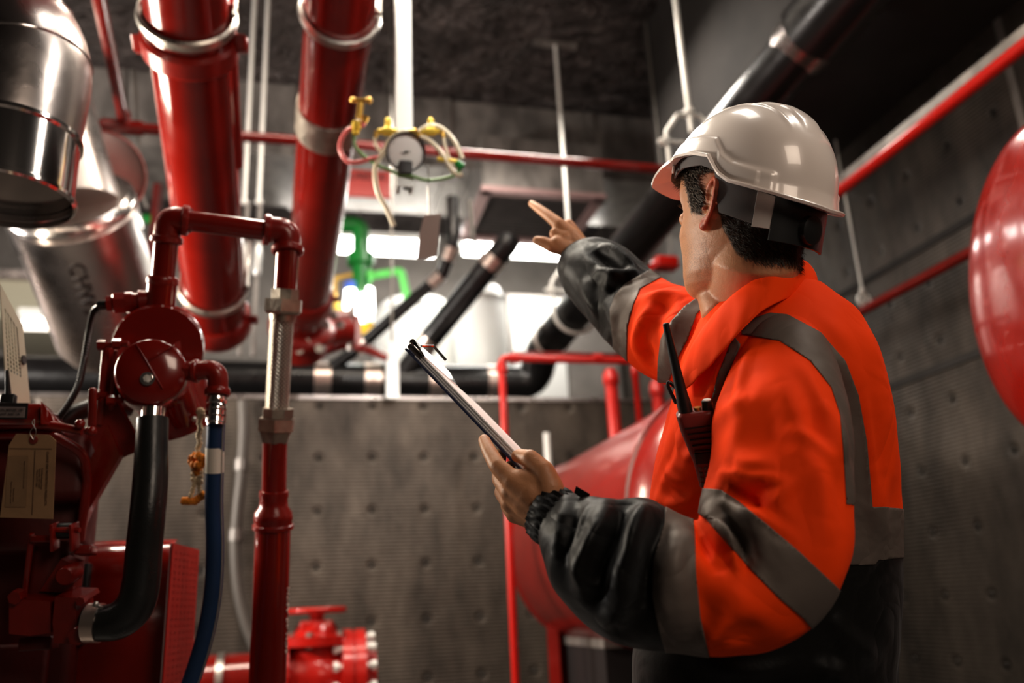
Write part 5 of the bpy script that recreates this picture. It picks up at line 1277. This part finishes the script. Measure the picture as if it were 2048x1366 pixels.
def ear(mb, s_):
    def e(a, b_, w=0.):
        tl = math.radians(12); a2 = a * math.cos(tl) - b_ * math.sin(tl) * -1; b2 = b_ * math.cos(tl) - a * math.sin(tl)
        a2 *= 1.12; b2 *= 1.06; return H(-.004 - a2, s_ * (.0725 + .55 * max(a, 0) + w), -.003 + b2)
    hx_ = [e(*p) for p in ((.002, .006, .003), (-.003, .016, .003), (-.001, .026, .004), (.008, .034, .005), (.018, .034, .006), (.026, .026, .006), (.0285, .014, .006), (.027, 0, .005), (.021, -.012, .004), (.013, -.022, .003), (.006, -.029, .002))]
    pp = VP(smooth_path([tuple(p) for p in hx_], 5)); mb.tube(pp, [.0026 + .0016 * math.sin(PI * i / (len(pp) - 1)) for i in range(len(pp))], 12)
    ah = [e(*p) for p in ((.010, .022, -.001), (.018, .012, .001), (.0185, .001, .001), (.014, -.010, .001), (.008, -.015, .001))]
    pp = VP(smooth_path([tuple(p) for p in ah], 4)); mb.tube(pp, .0030, 10)
    for (a, b_, r) in ((.012, .020, .010), (.014, .008, .011), (.013, -.006, .010), (.006, .004, .008), (.008, -.014, .009)):
        c = e(a, b_, -.006); n0 = len(mb.v); mb.ball(V(0, 0, 0), 1, 14)
        for i in range(n0, len(mb.v)): q = mb.v[i]; mb.v[i] = c + hf * (q.x * r) + hu * (q.z * r) + hl * (q.y * .0045)
    mb.ball(e(.005, -.026, .001), .0078, 12); mb.ball(e(.007, -.020, .0), .0078, 12); mb.ball(e(-.002, -.003, .0035), .0045, 10)
hb_ = MB(); head_mb(hb_); ear(hb_, 1); ear(hb_, -1)
hb_.tube([H(-.035, 0, -.02), H(-.030, 0, -.07), C(1500, 590, 1.245), C(1515, 660, 1.25), C(1520, 720, 1.25)], [.058, .062, .066, .078, .09], 48)
hb_.tube([H(.045, 0, -.092), H(.022, 0, -.13), C(1475, 640, 1.24)], [.03, .038, .042], 32)   # throat
# ---- shoulders, trunk and arms carry on under the jacket
hb_.tube([C(1520, 700, 1.25), C(1530, 800, 1.26), C(1535, 1000, 1.27), C(1535, 1200, 1.27), C(1530, 1380, 1.27)], [.085, .115, .12, .115, .12], 40)
def chain(mb, rows, n=18):
    pts = [C(r[0], r[1], r[2]) for r in rows]; mb.tube(pts, [r[3] for r in rows], n)
    for p, r in zip(pts, rows): mb.ball(p, r[3] * .995, 16)
chain(hb_, [(1530, 730, 1.24, .07), (1560, 760, 1.12, .055), (1550, 950, 1.04, .045), (1520, 1130, 1.0, .038), (1380, 1150, 1.0, .038), (1240, 1100, 1.02, .034), (1130, 1045, 1.045, .0265), (1098, 1022, 1.055, .0275)], 28)
chain(hb_, [(1500, 730, 1.28, .07), (1440, 700, 1.34, .055), (1340, 668, 1.43, .045), (1250, 605, 1.55, .036), (1190, 550, 1.63, .030), (1160, 512, 1.665, .0265)], 28)
# left hand round the clipboard
def palm(mb, rows):
    for r in rows: chain(mb, r, 16)
LW = (1098, 1022, 1.055, .0275)
palm(hb_, [[LW, (1062, 985, 1.058, .0225), (1026, 962, 1.062, .0145)], [LW, (1056, 1000, 1.066, .023), (1022, 984, 1.072, .0145)], [LW, (1060, 1015, 1.078, .0215), (1022, 1006, 1.084, .0135)], [LW, (1068, 1030, 1.085, .020), (1030, 1028, 1.096, .0125)],
           [LW, (1098, 975, 1.05, .0185), (1087, 945, 1.055, .0150)], [(1072, 965, 1.056, .016), (1040, 958, 1.062, .013)]])
chain(hb_, [(1026, 962, 1.062, .0138), (995, 932, 1.075, .0112), (978, 902, 1.10, .0098), (968, 880, 1.12, .0082)])
chain(hb_, [(1022, 984, 1.072, .0138), (1000, 958, 1.11, .0112), (998, 925, 1.155, .0098), (1003, 905, 1.175, .008)])
chain(hb_, [(1022, 1006, 1.084, .013), (1004, 985, 1.13, .0108), (1012, 950, 1.18, .0095), (1020, 932, 1.20, .008)])
chain(hb_, [(1030, 1028, 1.096, .012), (1014, 1012, 1.14, .0095), (1022, 980, 1.18, .0085), (1030, 965, 1.20, .007)])
chain(hb_, [(1098, 975, 1.05, .018), (1087, 942, 1.052, .0142), (1060, 917, 1.062, .0118), (1040, 912, 1.08, .0095), (1034, 912, 1.086, .0082)])
# right hand, index finger pointing
RW = (1162, 508, 1.662, .0265)
palm(hb_, [[RW, (1140, 475, 1.66, .021), (1119, 450, 1.665, .0135)], [RW, (1148, 478, 1.675, .021), (1137, 452, 1.68, .0138)], [RW, (1152, 488, 1.69, .020), (1147, 466, 1.695, .013)], [RW, (1152, 498, 1.695, .018), (1153, 482, 1.71, .012)], [RW, (1135, 498, 1.648, .019), (1115, 488, 1.645, .0165)], [(1130, 480, 1.655, .02), (1112, 468, 1.66, .014)]])
chain(hb_, [(1119, 450, 1.665, .0132), (1096, 431, 1.69, .0108), (1077, 417, 1.715, .0095), (1063, 407, 1.735, .0075)])
chain(hb_, [(1137, 452, 1.68, .013), (1116, 466, 1.72, .011), (1108, 484, 1.70, .010), (1116, 492, 1.68, .009)])
chain(hb_, [(1147, 466, 1.695, .0125), (1128, 482, 1.73, .0105), (1118, 496, 1.71, .0098), (1126, 502, 1.69, .0088)])
chain(hb_, [(1153, 482, 1.71, .0115), (1138, 498, 1.73, .0095), (1128, 507, 1.71, .009), (1134, 512, 1.695, .008)])
chain(hb_, [(1125, 495, 1.645, .0165), (1104, 493, 1.642, .0128), (1086, 484, 1.65, .0112), (1074, 481, 1.655, .0092)])
bm_ = remesh(hb_, .0021, 8, .55)

# skin: colour varies with a per-point tint (stubble, warm ears, lips)
co = getco(bm_); loc = (co - np.array(HC)) @ np.array(HM)
ln_ = loc[:, 0], loc[:, 1], loc[:, 2]
tint = np.zeros(len(co))
beard = np.exp(-((ln_[2] + .07) / .04) ** 2) * (ln_[0] > .0) * (np.linalg.norm(loc, axis=1) < .14)
earm = np.clip((np.abs(ln_[1]) - .0745) / .006, 0, 1) * (np.abs(ln_[2]) < .05) * (ln_[0] > -.05) * (ln_[0] < .02)
lips = np.exp(-((ln_[2] + .0595) / .005) ** 2 - (ln_[1] / .02) ** 2) * (ln_[0] > .08)
m, nt, b = nodes('skin'); L = nt.links.new
def AT(n): x = N(nt, 'ShaderNodeAttribute', attribute_name=n); return x.outputs['Fac']
tcn = N(nt, 'ShaderNodeTexCoord'); nz = N(nt, 'ShaderNodeTexNoise', i_Scale=28., i_Detail=5.); L(tcn.outputs['Object'], nz.inputs['Vector'])
def MX(f, a, b2):
    x = N(nt, 'ShaderNodeMix', data_type='RGBA'); L(f, x.inputs[0])
    for i, q in ((6, a), (7, b2)):
        if isinstance(q, tuple): x.inputs[i].default_value = (*q, 1)
        else: L(q, x.inputs[i])
    return x.outputs[2]
base = MX(nz.outputs[0], (.50, .23, .11), (.62, .32, .17))
nz2 = N(nt, 'ShaderNodeTexNoise', i_Scale=520., i_Detail=2.); L(tcn.outputs['Object'], nz2.inputs['Vector'])
mr = N(nt, 'ShaderNodeMapRange'); mr.inputs[1].default_value = .42; mr.inputs[2].default_value = .62; L(nz2.outputs[0], mr.inputs[0])
mm = N(nt, 'ShaderNodeMath', operation='MULTIPLY'); L(mr.outputs[0], mm.inputs[0]); L(AT('beard'), mm.inputs[1])
mm2 = N(nt, 'ShaderNodeMath', operation='MULTIPLY'); L(mm.outputs[0], mm2.inputs[0]); mm2.inputs[1].default_value = .35
c1 = MX(mm2.outputs[0], base, (.09, .05, .035)); c2 = MX(AT('ear'), c1, (.52, .13, .065)); c3 = MX(AT('lips'), c2, (.42, .12, .08)); 
hx2 = N(nt, 'ShaderNodeMath', operation='MULTIPLY'); L(AT('scalp'), hx2.inputs[0]); hx2.inputs[1].default_value = .92
c4 = MX(hx2.outputs[0], c3, (.05, .032, .022)); L(c4, b.inputs['Base Color'])
b.inputs['Roughness'].default_value = .48; b.inputs['Subsurface Weight'].default_value = .12; b.inputs['Subsurface Radius'].default_value = (.01, .004, .002); b.inputs['Subsurface Scale'].default_value = .6
bp = N(nt, 'ShaderNodeBump', i_Strength=.35, i_Distance=.0008); L(nz2.outputs[0], bp.inputs['Height'])
nz3 = N(nt, 'ShaderNodeTexNoise', i_Scale=90., i_Detail=4.); L(tcn.outputs['Object'], nz3.inputs['Vector']); bp2 = N(nt, 'ShaderNodeBump', i_Strength=.35, i_Distance=.002); L(nz3.outputs[0], bp2.inputs['Height']); L(bp.outputs[0], bp2.inputs['Normal']); L(bp2.outputs[0], b.inputs['Normal'])
def hairline(x, y, z):
    """>0 where hair grows (head coordinates)"""
    s = np.full(x.shape, -1.)
    low = np.interp(x, [-.11, -.07, -.045, -.028, -.022, .004, .010, .030, .042, .055], [-.085, -.088, -.075, -.040, .030, .026, -.012, -.004, .030, .055])
    return np.clip((z - low) / .006, -1, 1)
inhead = (np.linalg.norm(loc, axis=1) < .155) & (loc[:, 2] > -.098)
sc_ = np.where(inhead, np.clip(hairline(*ln_), 0, 1), 0) * (earm < .3)
off = np.array(WORLD[man.name]); 
bmesh_ = bm_; setco(bmesh_, co - off); bmesh_.name = 'person_body'
for nm, arr in (('beard', beard), ('ear', earm), ('lips', lips), ('scalp', sc_)):
    at = bmesh_.attributes.new(nm, 'FLOAT', 'POINT'); at.data.foreach_set('value', arr.astype(np.float32))
bmesh_.polygons.foreach_set('use_smooth', [True] * len(bmesh_.polygons)); bmesh_.materials.clear(); bmesh_.materials.append(MATS['skin'])
bo_ = bpy.data.objects.new('body', bmesh_); COL.objects.link(bo_); bo_.parent = man; WORLD[bo_.name] = Vector(off)
# hair: thousands of short blades
no = getno(bmesh_); idx = np.where((sc_ > .5))[0]; rng = np.random.default_rng(5)
def blades(n, m, name, sel):
    ch = rng.choice(sel, n); vs, fs = [], []
    for i in ch:
        p = co[i] + rng.normal(0, .0008, 3); nn = no[i]; lp = loc[i]
        dn = np.array(HM @ V(-.75, 0, -.65)); d_ = dn - nn * (dn @ nn); d_ /= np.linalg.norm(d_) + 1e-9
        d_ = d_ + nn * (.28 + .25 * rng.random()) + rng.normal(0, .16, 3); ln = .006 + .006 * rng.random() + .006 * (lp[2] > 0)
        sd = np.cross(d_, nn); sd /= np.linalg.norm(sd) + 1e-9; k = len(vs); w = .00032
        q = p + d_ * ln * .55 + nn * .0004; e = p + d_ * ln
        vs += [p - sd * w - nn * .001, p + sd * w - nn * .001, q + sd * w, q - sd * w, e - nn * .0012]; fs += [(k, k + 1, k + 2, k + 3), (k + 3, k + 2, k + 4)]
    mb = MB(); mb.v = [Vector(q) for q in vs]; mb.f = [list(f) for f in fs]; return mb
hm = blades(17000, 'hair_dark', 'hair', idx); ho = hm.build('hair', 'hair_dark', man, smooth=False)
tmp_ = idx[(loc[idx, 0] > -.03) & (loc[idx, 2] < .06)]
blades(2600, 'hair_grey', 'grey_hair', tmp_).build('grey_hair', 'hair_grey', ho, smooth=False)
for s_ in (-1, 1):
    MB().tube([H(.092, s_ * .014, .020), H(.094, s_ * .028, .0255), H(.083, s_ * .046, .021)], [.0022, .003, .0015], 8).build('eyebrow', 'hair_dark', man)
    ey = MB().ball(H(.0812, s_ * .031, .003), .0095, 16).build('eyeball', 'dial_white', man)
    MB().lathe(H(.0895, s_ * .031, .003), hf, [(0, .0045), (.0015, .003)], 14).build('iris', 'hair_dark', ey)
# ================================================================ hard hat
hat = thing('hard_hat', 'white plastic hard hat with grey harness worn by the worker', 'helmet', H(0, 0, .03))
_t = math.radians(9); hf2 = hf * math.cos(_t) + hu * math.sin(_t); hu2 = hu * math.cos(_t) - hf * math.sin(_t)
HM = Matrix((hf2, hl, hu2)).transposed(); hf = hf2
def H(x, y, z): return HC + HM @ V(x, y, z)
def ze(th):
    """height of the shell edge round the head; th = 0 front, +-pi back"""
    a = abs(math.degrees(th)); return float(np.interp(a, [0, 30, 46, 62, 84, 101, 112, 120, 140, 160, 180], [.040, .044, .058, .067, .067, .061, .036, .026, .017, .010, .006]))
A1, A2, BB, ZT, ZB = .124, .128, .106, .158, .030
HX = -.006
def shell(th, z, add=0.):
    a = (A1 if math.cos(th) > 0 else A2); zz = max(0, (z - ZB) / (ZT - ZB)); k = max(0., 1 - zz ** 2.15) ** (1 / 2.15)
    flare = 1 + .05 * max(0, (ZB - z)) / .03
    r = 1 / ((abs(math.cos(th)) / a) ** 2.1 + (abs(math.sin(th)) / BB) ** 2.1) ** (1 / 2.1)
    return r * k * flare + add
def relief(th, z, x, y):
    e = 0.
    up_ = np.clip((z - .07) / .03, 0, 1)
    e += .0035 * up_ / (1 + math.exp((abs(y) - .020) / .0013)) * np.clip((.105 - abs(x)) / .02, 0, 1)      # centre crest
    e += .0022 * up_ * math.exp(-((abs(y) - .040) / .0035) ** 2) * np.clip((.10 - abs(x)) / .02, 0, 1)     # side ribs
    dz = z - ze(th); a = abs(math.degrees(th)); win = 1 / (1 + math.exp((dz - .026) / .0012)); side_ = np.clip((a - 40) / 4, 0, 1) * np.clip((150 - a) / 4, 0, 1)
    e += .0038 * win * side_
    if 108 < a < 138: e += .0022 / (1 + math.exp((abs(dz - .014) - .009) / .001))
    return e
NT, NZ = 260, 90
outer, inner = [], []
for j in range(NZ + 1):
    ro, ri = [], []
    for k in range(NT):
        th = -PI + 2 * PI * k / NT; z0_ = ze(th); s = j / NZ; z = z0_ + (ZT - z0_) * math.sin(s * PI / 2) * .99999 if s < 1 else ZT - 1e-5
        r = shell(th, z); x, y = r * math.cos(th), r * math.sin(th); e = relief(th, z, x, y)
        r2 = max(r + e * (1 if z < ZT - .01 else 0), 1e-4); zt_ = z + (e * np.clip((z - .12) / .03, 0, 1))
        ro.append(H(HX + r2 * math.cos(th), r2 * math.sin(th), zt_)); ri.append(H(HX + max(r - .0028, 1e-4) * math.cos(th), max(r - .0028, 1e-4) * math.sin(th), z - .0028 * (z > .12)))
    outer.append(ro); inner.append(ri)
sh = MB(); sh.loft(list(reversed(inner)) + outer, cap=False); sh.build('shell', 'helmet_white', hat, angle=60)
# rolled rim and peak
rm = []
for k in range(NT):
    th = -PI + 2 * PI * k / NT; a = abs(math.degrees(th)); z = ze(th); r = shell(th, z) ; f = float(np.interp(a, [0, 25, 42, 56, 150, 170, 180], [.032, .030, .018, .009, .008, .013, .015]))
    dz = -.22 * f if a < 60 else -.1 * f; er = .0016; e = (math.cos(th), math.sin(th)); ring_ = []
    for (q, h_) in ((-.0028, -.0015), (f, dz - .0015 - er), (f + .0015, dz), (f, dz + .002), (f * .6, dz * .6 + .0028), (.0005, .0030), (-.0028, .0015)):
        ring_.append(H(HX + (r + q) * e[0], (r + q) * e[1], z + h_))
    rm.append(ring_)
MB().loft(rm, loop=True).build('rim', 'helmet_white', hat, angle=50)
for s_ in (1, -1):
    th = math.radians(50) * s_; r = shell(th, ze(th)) - .001; c = H(HX + r * math.cos(th), r * math.sin(th), ze(th) - .008); MB().ring(c, HM @ V(math.cos(th), math.sin(th), 0), .0042, .0019, 20, 8).build('eyelet', 'helmet_white', hat)
    th = math.radians(128) * s_
    st = MB(); n = 40; rows_ = []
    for i in range(n + 1):
        a = 38 + (146 - 38) * i / n; th = math.radians(a) * s_; zt = ze(th) + .006; zb = float(np.interp(a, [38, 60, 86, 99, 104, 113, 146], [.044, .052, .052, .046, .040, -.014, -.028])); r = shell(th, .03) - float(np.interp(a, [38, 60, 100, 146], [.010, .012, .013, .014]))
        row = [H(HX + (r + q) * math.cos(th), (r + q) * math.sin(th), z) for (q, z) in ((-.0012, zt), (.0012, zt), (.0012, zb), (-.0012, zb))]; rows_.append(row)
    st.loft(rows_).build('harness_strap', 'harness_grey', hat, angle=50)
    rows_ = []
    for i in range(9):
        a = 140 + 13 * i / 8; th = math.radians(a) * s_; r = shell(th, .03) - .0125; rows_.append([H(HX + (r + q) * math.cos(th), (r + q) * math.sin(th), z) for (q, z) in ((-.0012, ze(th)), (.0018, ze(th)), (.0018, -.030), (-.0012, -.030))])
    MB().loft(rows_).build('buckle_tab', 'clear_plastic', hat, angle=50)
rows_ = []
for i in range(25):
    th = math.radians(152 + 56 * i / 24); r = shell(th, .02) - .013; rows_.append([H(HX + (r + q) * math.cos(th), (r + q) * math.sin(th), z) for (q, z) in ((-.002, ze(th) + .004), (.002, ze(th) + .004), (.002, -.045), (-.002, -.045))])
MB().loft(rows_).build('nape_band', 'radio_black', hat, angle=50)
MB().lathe(H(HX - A2 + .012, 0, -.022), -hf, [(0, .020), (.010, .019), (.012, .014)], 24).build('ratchet_knob', 'radio_black', hat)

# ================================================================ clipboard held in the near hand
P0, P1 = C(812, 696, 1.262), C(1046, 941, 1.088); ld = (P1 - P0); Lb = .315; ld.normalize(); P1 = P0 + ld * Lb if False else P1; Lb = (P1 - P0).length
wd = C(833, 702, 1.47) - P0; wd = (wd - ld * wd.dot(ld)).normalized(); nb_ = ld.cross(wd).normalized()
if nb_.z < 0: nb_ = -nb_
W = .21
cbd = thing('clipboard', 'dark backed clipboard with a thick sheaf of white paper held by the worker', 'clipboard', P1)
MB().slab([P0, P1, P1 + wd * W, P0 + wd * W], -nb_, .003).build('board', 'board_navy', cbd)
pp_ = MB(); th_ = .010
a0, a1 = P0 + ld * .02 + wd * .004, P1 - ld * .004 + wd * .004
for k in range(9):
    j = .0009 * math.sin(k * 2.1); o = nb_ * (th_ * k / 9)
    q = [a0 + o - wd * j, a1 + o - wd * j + ld * j, a1 + o + wd * (W - .008), a0 + o + wd * (W - .008)]
    # the free lower half of the sheaf fans slightly
    pp_.slab(q, nb_, th_ / 9 * .82)
pp_.build('paper_sheaf', 'paper', cbd)
cl = MB(); c0 = P0 + ld * .012 + wd * (W * .0 + .0)
cl.box(P0 + ld * .014 + wd * .055 + nb_ * .006, ld * .020, wd * .052, nb_ * .0065, .004)
cl.tube([P0 - ld * .004 + nb_ * .013 + wd * .004, P0 - ld * .004 + nb_ * .013 + wd * .11], .0045, 14)
cl.build('clip_base', 'chrome_bright', cbd)
MB().slab([P0 + ld * .0 + nb_ * .016, P0 + ld * .038 + nb_ * .010, P0 + ld * .038 + nb_ * .010 + wd * .11, P0 + nb_ * .016 + wd * .11], nb_, .0015).tube([P0 + ld * .010 + nb_ * .018 + wd * .01, P0 + ld * .010 + nb_ * .030 + wd * .03, P0 + ld * .030 + nb_ * .028 + wd * .05], .0022, 8).build('clip_lever', 'chrome_bright', cbd)

# ================================================================ hand-held radio on the chest
r0, r1 = C(1402, 972, 1.115), C(1381, 822, 1.095); ru = (r1 - r0).normalized(); rn = (EYE - r0).normalized(); rn = (rn - ru * rn.dot(ru)).normalized(); rr = ru.cross(rn)
if rr.dot(CX) < 0: rr = -rr
hh_ = (r1 - r0).length
rad = thing('two_way_radio', 'dark red two-way radio with black antenna clipped to the jacket chest', 'radio', r0)
def R_(a, b_, c=0.): return r0 + rr * a + ru * b_ + rn * c
bodyp = MB(); rings = []
for (b_, w0, w1, dp) in ((0, .004, .014, .010), (.004, .006, .018, .013), (hh_ * .35, -.006, .026, .015), (hh_ * .75, -.016, .030, .016), (hh_ * .96, -.019, .030, .017), (hh_, -.015, .027, .013)):
    w0, w1 = (w0 if w0 < 0 else -.002), w1; q = []
    for k in range(28):
        a = 2 * PI * k / 28; ca, sa = math.cos(a), math.sin(a); e = .5
        q.append(R_((w0 + w1) / 2 + (w1 - w0) / 2 * math.copysign(abs(ca) ** e, ca), b_, dp * math.copysign(abs(sa) ** e, sa) - .004))
    rings.append(q)
bodyp.loft(rings); rb_ = bodyp.build('casing', 'radio_red', rad, angle=50)
gr_ = MB()
for k in range(5): gr_.bar(R_(-.010 + .002 * k, hh_ * .82 - .008 * k, .0135), R_(.022, hh_ * .82 - .008 * k, .0135), .0014, .0030, up=rn)
gr_.build('speaker_slots', 'radio_black', rb_)
MB().box(R_(.010, hh_ * .41, .0105), rr * .013, ru * .008, rn * .002, .0015).build('screen', 'radio_black', rb_)
kp = MB()
for i in range(3):
    for j in range(4): kp.box(R_(.0025 + .0065 * i, hh_ * .27 - .0075 * j, .0095), rr * .0023, ru * .0024, rn * .0018, .0008)
kp.build('keypad', 'harness_grey', rb_)
a0 = R_(-.006, hh_ * .97); a1 = C(1331, 646, 1.09)
MB().tube([a0, a0.lerp(a1, .12), a0.lerp(a1, .2), a0.lerp(a1, .5), a1.lerp(a0, .01), a1], [.0090, .0092, .0078, .0062, .0042, .003], 18).build('antenna', 'radio_black', rad)
MB().lathe(R_(.022, hh_ * .98), ru, [(0, .0075), (.013, .0070), (.014, .006)], 18).build('volume_knob', 'radio_black', rad)
MB().lathe(R_(.022, hh_ * .98) + ru * .0135, ru, [(0, .0058), (.0015, .005)], 18).build('knob_cap', 'white_plastic', rad)
MB().lathe(R_(.009, hh_ * .99), ru, [(0, .0045), (.005, .0045)], 12).build('indicator', 'brass', rad)
MB().box(R_(.008, hh_ * .55, -.026), rr * .008, ru * .025, rn * .008, .003).build('belt_clip', 'radio_black', rad)
# ================================================================ light
def area(name, loc, target, power, size, col, sy=None):
    l = bpy.data.lights.new(name, 'AREA'); l.energy = power; l.size = size; l.color = col
    if sy: l.shape = 'RECTANGLE'; l.size_y = sy
    o = bpy.data.objects.new(name, l); COL.objects.link(o); o.location = loc
    o.rotation_euler = (Vector(target) - Vector(loc)).to_track_quat('-Z', 'Y').to_euler(); return o
WARM = (1, .86, .72)
area('far_room_fill', (1.7, 7.0, 4.3), (1.4, 7.6, .5), 45, 1.2, (1, .97, .92), .4)  # unseen fill added to brighten the far half, no fixture
area('middle_light', (1.35, 4.25, 4.42), (1.2, 3.9, 0), 42, .9, (1, .93, .84), .3)
area('partition_light', (.2, 3.0, 4.38), (.3, 4.6, 1.2), 30, 1.6, WARM, .25)
area('side_light', (-3.2, 3.4, 2.2), (.8, 5.6, 4.1), 170, .8, (1, .93, .86), .5)
area('key_light', (-.75, 2.4, 4.0), (.5, 1.2, 1.4), 60, 1.2, (1, .90, .76), .2)
area('back_key', (.15, 2.05, 3.15), (.55, 1.3, 1.4), 38, .5, (1, .93, .80))
area('left_key', (-1.55, 2.7, 2.15), (.5, 1.4, 1.4), 60, .6, (1, .88, .70))
area('pipe_light', (.75, 1.3, 4.3), (1.0, 2.0, 2.2), 16, .4, (1, .93, .84), 1.6)
area('fill_light', (1.3, -1.5, 2.5), (.5, 1.6, 1.4), 27, 1.0, (1, .83, .68))
area('right_strip', (2.1, .6, 3.85), (-.6, 1.3, 2.2), 22, .35, (1, .93, .84), .9)
l = bpy.data.lights.new('gauge_spot', 'SPOT'); l.energy = 170; l.spot_size = math.radians(34); l.spot_blend = .9; l.shadow_soft_size = .06; l.color = (1, .96, .90)
o = bpy.data.objects.new('gauge_spot', l); COL.objects.link(o); o.location = (.75, .1, 2.75); o.rotation_euler = (Vector((.5, 2.4, 2.65)) - o.location).to_track_quat('-Z', 'Y').to_euler()
w = bpy.data.worlds.new('world'); SC.world = w; w.use_nodes = True
w.node_tree.nodes['Background'].inputs[0].default_value = (.9, .75, .62, 1); w.node_tree.nodes['Background'].inputs[1].default_value = .02
SC.view_settings.view_transform = 'Standard'; SC.view_settings.look = 'None'; SC.view_settings.exposure = .15; SC.view_settings.gamma = .86
